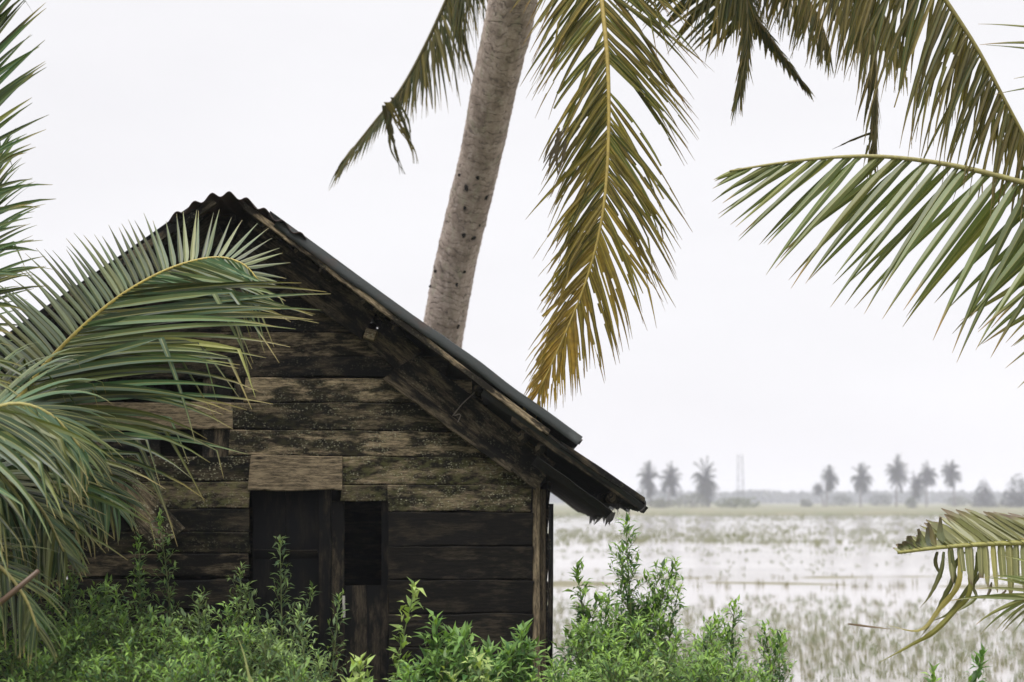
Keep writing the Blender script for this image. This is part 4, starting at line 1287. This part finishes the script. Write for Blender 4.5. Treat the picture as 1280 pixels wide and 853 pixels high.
# wire tie and dangling eave shreds
g = MB()
for path in ([(566, 520), (578, 505), (592, 492), (604, 478)], [(600, 476), (602, 490), (603, 500)], [(568, 520), (576, 518), (572, 528)]):
    P, _t = spline([Wp(a, b, .17) for a, b in path], 3)
    tube(g, P, 0.004, (0.14, 0.12, 0.10), 5)
g.build('wire_tie', M_LATCH, HUT)
for k in range(22):
    g = MB()
    if k < 9:      # thin shreds at the outer eave
        y = rngH.uniform(YR + 0.05, YB - 0.3)
        p = RIDGE + SL * (LEN - rngH.uniform(0, 0.1)) - NR * 0.05
        L, wa = rngH.uniform(0.05, 0.16), rngH.uniform(.006, .02)
    else:          # torn flaps along the lower layer
        y = YR + 0.10 + (k - 9) * 0.23 + rngH.uniform(-.05, .05)
        p = RIDGE + SL * (db_ - 0.02) + NR * ((na + nb_) / 2)
        L, wa = rngH.uniform(0.03, 0.11), rngH.uniform(.05, .11)
    p = V((p.x, y, p.z + 0.02))
    P = [p, p + V((rngH.uniform(-.01, .01), 0, -L * 0.5 - 0.02)), p + V((rngH.uniform(-.03, .02), rngH.uniform(-.04, .04), -L - 0.02))]
    c = (0.022, 0.021, 0.019)
    blade(g, P, [V((0.25, 0.97, 0))] * 3, [wa, wa * rngH.uniform(.5, .8), 0.004], 0.2, [c] * 3, [c] * 3, rngH)
    g.build('eave_shred', M_METAL, HUT)
# bent strip at the very tip of the eave
g = MB()
P, _t = spline([at(800, 640, YR), at(805, 636, YR), at(807, 630, YR), at(806, 626, YR)], 3)
tube(g, P, 0.006, (0.03, 0.03, 0.03), 6)
g.build('eave_wire', M_METAL, HUT)

# thin pole standing beside the corner
g = MB()
pt = at(689, 630, 9.86)
pbm = at(686, 860, 9.86)
tube(g, [pt, (pt + pbm) / 2 + V((0.004, 0, 0)), V((pbm.x, 9.86, -0.05))], [0.016, 0.018, 0.019], (0.10, 0.1, 0.0), 8)
POLE = g.build('pole', M_WOOD, None, origin=(pbm.x, 9.86, 0))
tag(POLE, 'thin dark wooden pole standing upright against the hut corner under the eave', 'pole')

# ------------------------------------------------------------------ weeds and shrubs
def weed_leaf(mb, p, d, up, L, W, col, rng):
    s = d.cross(up)
    if s.length < 1e-3: s = d.cross(V((1, 0, 0)))
    s.normalize()
    n = s.cross(d).normalized()
    dr = rng.uniform(0.05, 0.4)
    m1 = p + d * (L * 0.42) + n * (0.05 * L)
    tip = p + d * (L * 0.97) - n * (L * dr * 0.5)
    e = n * (W * 0.35)
    vs = [p, m1, tip, m1 + s * W + e, m1 - s * W + e]
    c2 = tuple(min(1, c * 1.25) for c in col)
    mb.add(vs, [(0, 1, 3), (1, 2, 3), (0, 4, 1), (1, 4, 2)], [col, c2, col, col, col])


def shrub(name, top, width, seed, leafL, leafW, young, old, dens=1.0, mains=3, gap=0.019, stemcol=(0.12, 0.11, 0.04), spire=0.5, lean=(0, 0), zb=0.0):
    """upright leafy weed: main stems with side twigs, leaves along all of them"""
    rng = random.Random(seed)
    root = empty(name, (top.x - lean[0], top.y - lean[1], zb))
    base = V((top.x - lean[0], top.y - lean[1], zb))
    st, lf = MB(), MB()
    H = top.z - zb
    for m in range(mains):
        if m == 0:
            tipp = top
        else:
            a = rng.uniform(0, 2 * math.pi)
            rr = rng.uniform(0.35, 1.1) * width * 0.55
            hh = H * (1 - 0.29 * (rr / (width * 0.5)) * rng.uniform(0.3, 1.0) - 0.04)
            tipp = base + V((math.cos(a) * rr, math.sin(a) * rr * 0.8, hh))
        b0 = base + V((rng.gauss(0, 0.04), rng.gauss(0, 0.04), 0))
        mid = b0.lerp(tipp, 0.5) + V((rng.gauss(0, 0.05), rng.gauss(0, 0.05), H * 0.03))
        SPm, L = spline([b0, mid, tipp], 8)
        N = len(SPm)
        tube(st, SPm, [lerp(0.009, 0.002, i / (N - 1)) for i in range(N)], [mix3(stemcol, (0.13, 0.19, 0.06), i / N) for i in range(N)], 4, cap=False)
        nb = int(L / 0.026 * dens)
        for k in range(nb):
            u = 0.22 + 0.78 * (k + rng.random()) / nb
            f = u * (N - 1)
            q = min(N - 2, int(f))
            p = SPm[q].lerp(SPm[q + 1], f - q)
            T = (SPm[q + 1] - SPm[q]).normalized()
            az = k * 2.4 + rng.uniform(-0.5, 0.5)
            el = math.radians(rng.uniform(12, 55))
            d = (V((math.cos(az) * math.cos(el), math.sin(az) * math.cos(el), math.sin(el))) + T * 0.25).normalized()
            bl = (width * 0.52) * (1 - u) ** spire * rng.uniform(0.3, 1.0) + 0.03
            bl = min(bl, 0.42)
            nl = max(2, int(bl / gap))
            e = p + d * bl + V((0, 0, 0.06 * bl))
            if bl > 0.07:
                tube(st, [p, p.lerp(e, 0.5) - V((0, 0, 0.02 * bl)), e], [0.003, 0.0022, 0.0012], mix3(stemcol, (0.13, 0.19, 0.06), 0.5), 3, cap=False)
            for j in range(nl + 1):
                v = (j + rng.uniform(-0.3, 0.3)) / nl
                v = max(0.05, min(1, v))
                pp = p.lerp(e, v)
                an = rng.uniform(0, 2 * math.pi)
                side = V((rng.gauss(0, 1), rng.gauss(0, 1), rng.gauss(0.1, 0.7)))
                side = (side - d * side.dot(d))
                if side.length < 1e-3: continue
                side.normalize()
                fwd = rng.uniform(0.35, 0.9) + 0.5 * (v > 0.8)
                ld = (d * fwd + side).normalized()
                sz = rng.uniform(0.6, 1.15) * (1.0 if v < 0.8 else 0.75)
                age_shade = max(0, min(1, 0.55 * v + 0.45 * u + rng.gauss(0, 0.18))) ** 2.0  # leaf age, steepened so darker inner leaves also paint shade in the gaps
                col = mix3(old, young, age_shade)
                tn = rng.uniform(0.65, 1.3)
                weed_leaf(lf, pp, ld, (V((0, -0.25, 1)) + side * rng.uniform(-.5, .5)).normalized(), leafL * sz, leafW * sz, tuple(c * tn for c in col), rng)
        # leaf cluster at the very tip
        for j in range(7):
            az = j * 2.4
            ld = V((math.cos(az) * 0.6, math.sin(az) * 0.6, rng.uniform(0.4, 1.2))).normalized()
            weed_leaf(lf, tipp - V((0, 0, 0.012 * j)), ld, V((0, -0.3, 1)), leafL * 0.7, leafW * 0.7, mix3(old, young, 1.0), rng)
    st.build('stem', M_STEM, root)
    lf.build('foliage', M_WEED, root)
    return root


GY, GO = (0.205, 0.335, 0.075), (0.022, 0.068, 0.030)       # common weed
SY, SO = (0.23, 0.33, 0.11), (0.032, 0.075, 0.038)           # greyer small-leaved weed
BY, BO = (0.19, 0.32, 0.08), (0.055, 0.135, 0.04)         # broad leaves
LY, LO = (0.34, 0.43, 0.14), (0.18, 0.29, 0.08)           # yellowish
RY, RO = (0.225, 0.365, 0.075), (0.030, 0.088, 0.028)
plants = [
    # px, py, depth, width m, leafL, leafW, young tip, old inner (darkened as painted shade), mains, spire, lean px, label
    (92, 690, 8.5, 0.62, .052, .0085, GY, GO, 6, .5, 0, 'bushy green weed rising under the drooping frond tips at the left'),
    (200, 641, 8.7, 0.62, .050, .0080, GY, GO, 4, .9, 6, 'tallest thin spire of green weed in front of the loose diagonal board'),
    (146, 735, 8.1, 0.70, .052, .0085, GY, GO, 6, .5, 0, 'dense mid green weed low between the loose board and the left palm'),
    (250, 742, 8.3, 0.62, .050, .0080, SY, SO, 5, .5, 0, 'grey green weed below the lowest pale wall plank'),
    (300, 708, 8.8, 0.50, .048, .0075, SY, SO, 4, .6, 0, 'narrow grey green weed just left of the dark doorway'),
    (350, 671, 8.9, 0.50, .055, .0080, SY, SO, 3, .9, 0, 'tall feathery weed standing up against the dark doorway'),
    (424, 742, 8.6, 0.40, .052, .0078, SY, SO, 3, .8, 70, 'weed with stems leaning right towards the door latch'),
    (40, 742, 8.0, 0.62, .052, .0085, GY, GO, 6, .5, 0, 'shaded weed beneath the low fronds in the bottom left corner'),
    (205, 778, 7.7, 0.68, .050, .0085, GY, GO, 6, .45, 0, 'low leafy weed filling the foreground below the tall spire'),
    (78, 795, 7.5, 0.60, .050, .0085, GY, GO, 6, .45, 0, 'low dark weed beside the dead brown leaf stalk'),
    (330, 785, 7.8, 0.60, .050, .0080, SY, SO, 6, .45, 0, 'low weed behind the pale grass blades'),
    (398, 815, 7.9, 0.45, .050, .0080, SY, SO, 4, .5, 0, 'small sparse weed at the foot of the half door'),
    (518, 731, 8.5, 0.26, .070, .0150, LY, LO, 1, .9, 4, 'slim yellow green sapling in front of the dark lower planks'),
    (450, 822, 7.8, 0.34, .070, .0150, LY, LO, 3, .5, 0, 'low yellow leaved plant at the bottom below the hatch'),
    (545, 772, 8.5, 0.44, .085, .0130, BY, BO, 4, .6, 0, 'broad leaved green bush beside the yellow green sapling'),
    (580, 790, 8.3, 0.50, .085, .0130, BY, BO, 5, .5, 0, 'low broad leaved bush below the middle of the dark planks'),
    (652, 786, 8.6, 0.46, .080, .0125, BY, BO, 5, .5, 0, 'broad leaved bush at the foot of the hut corner post'),
    (600, 822, 7.7, 0.52, .060, .0110, LY, BO, 5, .45, 0, 'light green low plant in front of the broad leaved bushes'),
    (510, 826, 7.7, 0.40, .060, .0100, BY, BO, 4, .5, 0, 'small green plant at the sapling foot'),
    (782, 648, 9.2, 0.78, .060, .0095, RY, RO, 5, .75, 0, 'tallest bright green bush with its tip touching the eave corner'),
    (722, 712, 9.5, 0.34, .075, .0130, RY, RO, 3, .6, 0, 'dark leaved bush close beside the thin upright pole'),
    (848, 732, 9.1, 0.62, .058, .0095, RY, RO, 6, .5, 0, 'rounded green bush in the middle of the right hand clump'),
    (918, 750, 9.0, 0.46, .056, .0095, RY, RO, 4, .6, -20, 'outermost green bush of the right hand clump against the water'),
    (800, 775, 8.4, 0.72, .052, .0085, RY, RO, 6, .45, 0, 'low dense bush below the tallest bright green bush'),
    (718, 800, 8.3, 0.58, .052, .0085, GY, GO, 6, .45, 0, 'low leafy weed right of the hut corner at the bottom'),
    (888, 790, 8.5, 0.62, .052, .0085, RY, RO, 6, .45, 0, 'low bush at the bottom right of the green clump'),
    (820, 822, 7.8, 0.40, .045, .0080, (0.33, 0.42, 0.17), GO, 5, .5, 0, 'pale tipped small weed at the bottom of the right hand clump'),
    (115, 742, 7.9, 0.62, .048, .0080, GY, GO, 7, .45, 0, 'broad weed clump between the low fronds and the tall spire'),
    (20, 790, 7.3, 0.60, .048, .0080, GY, GO, 6, .45, 0, 'darkest low weed in the extreme bottom left corner'),
    (160, 800, 7.2, 0.62, .046, .0078, GY, GO, 7, .4, 0, 'nearest low weed at the bottom, left of the pale grass blades'),
    (262, 800, 7.3, 0.60, .046, .0078, GY, GO, 7, .4, 0, 'nearest low weed directly left of the pale grass blades'),
    (285, 755, 8.0, 0.62, .048, .0078, GY, GO, 6, .45, 0, 'mid height green weed in front of the left doorway edge'),
    (372, 765, 8.2, 0.56, .048, .0076, SY, SO, 6, .5, 0, 'spreading grey green weed across the bottom of the doorway'),
    (370, 825, 7.3, 0.56, .046, .0076, GY, GO, 6, .4, 0, 'nearest low weed right of the pale grass blades'),
    (690, 825, 7.9, 0.50, .048, .0080, RY, RO, 6, .4, 0, 'nearest low weed under the thin upright pole'),
    (760, 745, 8.9, 0.62, .056, .0090, RY, RO, 6, .5, 0, 'leafy bush filling the gap between the pole and the tallest right bush'),
    (845, 790, 8.0, 0.66, .050, .0084, RY, RO, 7, .4, 0, 'low leafy bush under the rounded bush of the right hand clump'),
    (760, 815, 7.7, 0.60, .048, .0082, RY, RO, 7, .4, 0, 'nearest low bush at the bottom of the right hand clump'),
    (916, 812, 8.2, 0.52, .050, .0084, RY, RO, 6, .45, 0, 'lowest bush at the right end of the green clump'),
    (1226, 819, 8.6, 0.22, .085, .0150, (0.13, 0.25, 0.06), (0.05, 0.12, 0.035), 1, .8, 0, 'few leaved dark green sprig below the torn palm frond'),
    (1166, 838, 8.6, 0.18, .060, .0110, RY, RO, 1, .8, 0, 'smallest green sprig at the bottom edge in the right of the field'),
]
for k, (px, py, Y, wd, lL, lW, yg, od, mn, spr, lean, lab) in enumerate(plants):
    t = at(px, py, Y)
    t = t + V((0, 0, -0.02))
    o = shrub('shrub', t, wd, 100 + k, lL * 1.3, lW * 1.25, yg, od, mains=mn, spire=spr, lean=(lean / FPX * Y, 0), dens=1.0 if mn > 1 else 0.7)
    tag(o, lab, 'shrub', 'weeds growing in front of the hut')

# pale grass blades in the foreground
rngG = random.Random(4)
gb = MB()
gr = at(318, 900, 6.9)
gr.z = 0
for path in ([(318, 900), (312, 850), (304, 815), (297, 797)], [(325, 900), (318, 860), (311, 842), (306, 832)], [(322, 900), (330, 870), (340, 850), (346, 840)]):
    P, _t = spline([V((gr.x, 6.9, 0))] + [at(a, b, 6.9) for a, b in path], 5)
    m_ = len(P)
    c = (0.36, 0.40, 0.17)
    blade(gb, P, [V((1, 0.3, 0.2)).normalized()] * m_, [0.016 * min(1, 0.4 + i / m_ * 2) * (1 - (i / (m_ - 1)) ** 2) + 0.001 for i in range(m_)], 0.4, [c] * m_, [tuple(q * 0.8 for q in c)] * m_, rngG)
o = gb.build('grass_tuft', M_WEED, None, origin=(gr.x, 6.9, 0))
tag(o, 'pale long grass blades sticking up at the bottom among the weeds', 'grass')

# low ground cover: leaves nobody could count
rngU = random.Random(8)
gc = MB()
for k in range(14000):
    y = rngU.uniform(6.6, 11.5)
    x = rngU.uniform(-0.42 * y - 0.2, 0.22 * y if y < 9.8 else 0.16 * y)
    if y > 9.85 and x < 0.4: continue
    z = rngU.uniform(0.02, 0.66) * (0.6 + 0.4 * mnoise.noise(V((x, y, 0))))
    an = rngU.uniform(0, 6.28)
    d = V((math.cos(an), math.sin(an), rngU.uniform(-0.1, 0.7))).normalized()
    tn = rngU.uniform(0.7, 1.2)
    weed_leaf(gc, V((x, y, max(0.02, z))), d, V((0, -0.2, 1)), 0.075, 0.016, tuple(c * tn for c in mix3(GO, GY, rngU.random() * 0.6)), rngU)
tag(gc.build('undergrowth', M_WEED), kind='stuff')

# ------------------------------------------------------------------ paddy stubble
rngP = random.Random(17)
pg = MB()


def tuft(x, y, h, nb, spread, col, wd):
    for b in range(nb):
        a = rngP.uniform(0, 6.28)
        ox, oy = math.cos(a) * spread * rngP.random(), math.sin(a) * spread * rngP.random()
        hh = h * rngP.uniform(0.6, 1.1)
        lx = rngP.gauss(0, 0.18) * hh
        p = V((x + ox, y + oy, WATER_Z - 0.02))
        s = wd * 0.5
        tn = rngP.uniform(0.75, 1.2)
        pg.add([p + V((-s, 0, 0)), p + V((s, 0, 0)), p + V((lx, rngP.gauss(0, .05) * hh, hh))], [(0, 1, 2)], tuple(c * tn for c in col))


def dens_noise(x, y, sc=0.12): return mnoise.noise(V((x * sc, y * sc * 0.9, 1.5))) * 0.5 + 0.5


OL, BR, GN = (0.150, 0.185, 0.078), (0.20, 0.19, 0.10), (0.17, 0.19, 0.085)
row = 0
y = 13.8
while y < 34:
    xx = -1.0
    lim = y * 0.40
    while xx < lim:
        dn = dens_noise(xx, y, 0.5)
        pr = (1.0 if y < 23 else lerp(1.0, 0.12, (y - 23) / 11)) * (0.35 + 0.9 * dn)
        if rngP.random() < pr:
            tuft(xx + rngP.gauss(0, .05), y + rngP.gauss(0, .07), rngP.uniform(0.08, 0.20), 11, 0.09, mix3(OL, BR, rngP.random()), 0.0085)
        xx += 0.20
    y += 0.27
# thin scatter and bands farther out
bands = [(34, 37, .35, .16, BR), (37, 39.5, 1.6, .26, BR), (41.5, 43, 1.3, .2, BR), (43, 60, .42, .14, OL), (60, 72, .45, .16, OL), (72, 108, 1.3, .30, GN), (108, 125, .6, .3, GN), (125, 170, .30, .25, GN), (170, 205, .4, .4, GN), (205, 242, .4, .6, GN)]
for (ya, yb, den, h, col) in bands:
    area = (yb - ya) * (0.52 * (ya + yb) / 2)
    cnt = int(area * den * (1.5 if ya < 60 else 1.0))
    for k in range(cnt):
        y = rngP.uniform(ya, yb)
        x = rngP.uniform(-0.10, 0.42) * y
        cl = mnoise.noise(V((x * 0.06, y * 0.25, 9))) * 0.5 + 0.5
        if rngP.random() > (cl - 0.25) * 2.2: continue
        wdt = 0.02 if y < 60 else 0.045
        tuft(x, y, h * rngP.uniform(0.6, 1.2), 5, 0.12 if y < 60 else 0.4, mix3(col, BR, rngP.random() * 0.5), wdt)
tag(pg.build('paddy_grass', M_GRASS, smooth=False), kind='stuff')

# low mud banks between the flooded plots
def mud_bank(y0, xa, xb, wdt, h, seed, col):
    mb = MB()
    n = 90
    vs, fs = [], []
    K = 7
    for i in range(n + 1):
        x = lerp(xa, xb, i / n)
        yc = y0 + 2.4 * mnoise.noise(V((x * 0.10, seed, 0)))
        hh = -0.03 + h * (0.55 + 1.6 * mnoise.noise(V((x * 0.35, seed, 4))))
        for k in range(K):
            v = k / (K - 1) * 2 - 1
            vs.append(V((x, yc + v * wdt * (0.8 + 0.5 * mnoise.noise(V((x * 0.5, seed, 8)))), WATER_Z - 0.10 + (0.10 + hh) * (1 - v * v))))
    for i in range(n):
        for k in range(K - 1):
            fs.append((i * K + k, i * K + k + 1, (i + 1) * K + k + 1, (i + 1) * K + k))
    mb.add(vs, fs, col)
    tag(mb.build('mud_bank', M_GRASS), kind='structure')


mud_bank(38.3, -6, 34, 1.6, 0.08, 1, (0.165, 0.155, 0.10))
mud_bank(42.5, -6, 34, 1.0, 0.07, 2, (0.165, 0.155, 0.10))
mud_bank(53, -6, 34, 0.6, 0.025, 3, (0.30, 0.25, 0.2))
mud_bank(61, -6, 40, 0.8, 0.025, 4, (0.30, 0.26, 0.2))

# ------------------------------------------------------------------ far shore
rngF = random.Random(23)


def far_palm_meshes(seed, cw, ch):
    """crown (about cw wide, ch tall around the top) as a mesh of drooping fronds"""
    rng = random.Random(seed)
    mb = MB()
    zf = rng.uniform(1.0, 1.45)
    lo = rng.uniform(-75, -40)
    for k in range(58):
        az = k * 2.399 + rng.uniform(-.3, .3)
        el = math.radians(rng.uniform(lo, 86))
        L = cw * 0.56 * rng.uniform(0.8, 1.1)
        P = [V((0, 0, 0))]
        d = V((math.cos(az) * math.cos(el), math.sin(az) * math.cos(el), math.sin(el)))
        for j in range(6):
            P.append(P[-1] + V((d.x * 0.8, d.y * 0.8, d.z * zf)) * (L / 6))
            d = (d + V((0, 0, -0.24))).normalized()
        for j in range(1, 7):
            T = (P[j] - P[j - 1]).normalized()
            S = T.cross(V((0, 0, 1)))
            if S.length < .05: S = V((1, 0, 0))
            S.normalize()
            for s in (-1, 1):
                for q in range(3):
                    b = P[j - 1].lerp(P[j], (q + rng.random()) / 3)
                    ll = L * 0.29 * (1.1 - 0.08 * j) * rng.uniform(.7, 1.1)
                    tip = b + (S * s * 0.7 + T * 0.5 + V((0, 0, -0.75))) * ll
                    wv = T * (L * 0.034)
                    tn = rng.uniform(0.7, 1.2)
                    mb.add([b - wv, b + wv, tip], [(0, 1, 2)], tuple(c * tn for c in (0.034, 0.042, 0.022)))
    return mb


FAR_Y = 285
protos = []
far = [  # px, py crown centre, crown px size, depth, lean px, label
    (811, 600, 30, 470, -2, 'leftmost far coconut palm just right of the hut eave'),
    (838, 602, 32, 470, 3, 'second far coconut palm from the eave, shaggy and close to the first'),
    (882, 602, 38, 470, -4, 'wide low far coconut palm midway between the eave and the mast'),
    (1023, 612, 16, 511, -6, 'smallest far palm leaning left at the foot of another palm'),
    (1037, 598, 26, 495, 5, 'far coconut palm with a small palm leaning at its left'),
    (1077, 599, 30, 495, 2, 'round headed far palm standing alone between two groups'),
    (1122, 592, 32, 495, 3, 'far palm at the left of the tall right hand group'),
    (1146, 607, 24, 478, 5, 'lower shaggy palm in the middle of the tall right hand group'),
    (1160, 594, 26, 503, 3, 'slim far palm behind the lower shaggy one of the tall group'),
    (1189, 592, 28, 495, -3, 'far palm at the right end of the tall group'),
]
for k, (px, py, cs_, Y, ln_, lab) in enumerate(far):
    c = at(px, py, Y)
    gz = ground_h(c.x, Y) - 0.1
    bx = c.x - ln_ / FPX * Y
    root = empty('far_palm', (bx, Y, gz))
    tag(root, lab, 'palm tree', 'coconut palms on the far shore')
    tb = MB()
    P, _t = spline([V((bx, Y, gz)), V((lerp(bx, c.x, .3), Y, lerp(gz, c.z, .5))), c], 5)
    m_ = len(P)
    tube(tb, P, [lerp(0.33, 0.20, i / (m_ - 1)) for i in range(m_)], (0.14, 0.12, 0.10), 6)
    tb.build('trunk', M_FARWOOD, root)
    cwm = cs_ / FPX * Y * 1.12
    mbx = far_palm_meshes(300 + k, cwm, cwm)
    mbx.v = [c + q for q in mbx.v]
    mbx.build('crown', M_FAR, root, smooth=False)


def far_bush(name, cat, px0, px1, ytop, Y, col, lab, cone=False, grp='bushes and trees on the far shore', seed=0):
    rng = random.Random(seed)
    a, b = at(px0, ytop, Y), at(px1, ytop, Y)
    cx, w_ = (a.x + b.x) / 2, (b.x - a.x) / 2
    gz = ground_h(cx, Y) - 0.1
    H = a.z - gz
    root = empty(name, (cx, Y, gz))
    tag(root, lab, cat, grp)
    tb = MB()
    tube(tb, [V((cx, Y, gz)), V((cx, Y, gz + H * 0.6))], [0.2, 0.08], (0.12, 0.1, 0.08), 6)
    tb.build('trunk', M_FARWOOD, root)
    mb = MB()
    for k in range(1500 if cone else 620):
        while True:
            x, y, z = rng.uniform(-1, 1), rng.uniform(-1, 1), rng.uniform(0, 1)
            if cone:
                if x * x + y * y < (1 - z) ** 1.3 + 0.03: break
            elif x * x + y * y + (2 * z - 0.8) ** 2 / 1.44 < 0.95 + 0.9 * mnoise.noise(V((x * 2.3, z * 3, seed))): break
        p = V((cx + x * w_, Y + y * w_, gz + z * H))
        s = rng.uniform(0.12, 0.28) * (w_ / 2.5) ** 0.5
        d1 = V((rng.gauss(0, 1), rng.gauss(0, 1), rng.gauss(0, .6))).normalized() * s
        d2 = V((rng.gauss(0, 1), rng.gauss(0, 1), rng.gauss(0, .6))).normalized() * s
        tn = rng.uniform(.7, 1.25)
        mb.add([p - d1, p + d2, p + d1, p - d2], [(0, 1, 2, 3)], tuple(c * tn for c in col))
    mb.build('crown', M_FAR, root, smooth=False)


far_bush('far_tree', 'tree', 1212, 1246, 598, 456, (0.03, 0.04, 0.022), 'pointed dark far tree right of the tall palm group', True, seed=1)
far_bush('far_tree', 'tree', 1246, 1300, 592, 448, (0.03, 0.04, 0.022), 'darkest far tree cut off by the right edge', True, seed=2)
far_bush('far_bush', 'bush', 888, 952, 622, 424, (0.10, 0.12, 0.05), 'wide green bush at the foot of the mast', seed=3)
far_bush('far_bush', 'bush', 845, 885, 616, 448, (0.09, 0.10, 0.05), 'rounded bush under the wide low far palm', seed=4)
far_bush('far_bush', 'bush', 1130, 1147, 621, 419, (0.075, 0.095, 0.05), 'small square dark bush under the tall palm group', seed=5)
far_bush('far_bush', 'bush', 1036, 1068, 619, 560, (0.07, 0.085, 0.06), 'hazy bush between the leaning small palm and the lone palm', seed=6)
far_bush('far_bush', 'bush', 1086, 1116, 618, 560, (0.07, 0.085, 0.06), 'hazy bush left of the tall palm group', seed=7)
far_bush('far_bush', 'bush', 806, 850, 622, 419, (0.10, 0.11, 0.06), 'low bush under the two leftmost far palms', seed=8)
far_bush('far_bush', 'bush', 1000, 1016, 624, 480, (0.09, 0.10, 0.05), 'small low green bush left of the leaning small palm', seed=9)
far_bush('far_bush', 'bush', 1180, 1215, 619, 560, (0.08, 0.09, 0.05), 'low bush between the tall palm group and the pointed tree', seed=10)

# lattice mast
mx = at(925, 568, 500)
gz = ground_h(mx.x, 500) - 0.1
mast = empty('lattice_mast', (mx.x, 500, gz))
tag(mast, 'faint thin lattice mast standing behind the far bushes', 'mast')
H = mx.z - gz
g = MB()
for sx in (-1, 1):
    for sy in (-1, 1):
        tube(g, [V((mx.x + sx * 1.1, 500 + sy * 1.1, gz)), V((mx.x + sx * 0.75, 500 + sy * 0.75, gz + H))], 0.075, (0.25, 0.26, 0.28), 5)
g.build('frame', M_FARWOOD, mast)
g = MB()
nb = 9
for k in range(nb):
    za, zb = gz + H * k / nb, gz + H * (k + 1) / nb
    ra, rb = lerp(1.1, .75, k / nb), lerp(1.1, .75, (k + 1) / nb)
    for sy in (-1, 1):
        s = 1 if k % 2 else -1
        tube(g, [V((mx.x - s * ra, 500 + sy * ra, za)), V((mx.x + s * rb, 500 + sy * rb, zb))], 0.042, (0.25, 0.26, 0.28), 4)
        tube(g, [V((mx.x + sy * ra, 500 - s * ra, za)), V((mx.x + sy * rb, 500 + s * rb, zb))], 0.042, (0.25, 0.26, 0.28), 4)
g.build('brace', M_FARWOOD, mast)

# distant belt of woodland that reads as one mass
rngW = random.Random(31)
wd = MB()
for k in range(16000):
    Y = rngW.uniform(1000, 1120)
    x = rngW.uniform(-0.30, 0.62) * Y
    top = 8.6 + 2.2 * mnoise.noise(V((x * 0.03, 0, 0))) + 1.8 * mnoise.noise(V((x * 0.08, 4, 0)))
    z = rngW.uniform(-0.2, top) + 0.2
    s = rngW.uniform(1.2, 2.8)
    d1 = V((rngW.gauss(0, 1), rngW.gauss(0, 1), rngW.gauss(0, .6))).normalized() * s
    d2 = V((rngW.gauss(0, 1), rngW.gauss(0, 1), rngW.gauss(0, .6))).normalized() * s
    p = V((x, Y, z))
    tn = rngW.uniform(.7, 1.2)
    wd.add([p - d1, p + d2, p + d1, p - d2], [(0, 1, 2, 3)], tuple(c * tn for c in (0.06, 0.075, 0.06)))
tag(wd.build('woodland', M_FAR, smooth=False), kind='stuff')

# cycles settings
try:
    scene.cycles.volume_bounces = 2
    scene.cycles.max_bounces = 8
    scene.cycles.transparent_max_bounces = 8
except Exception:
    pass
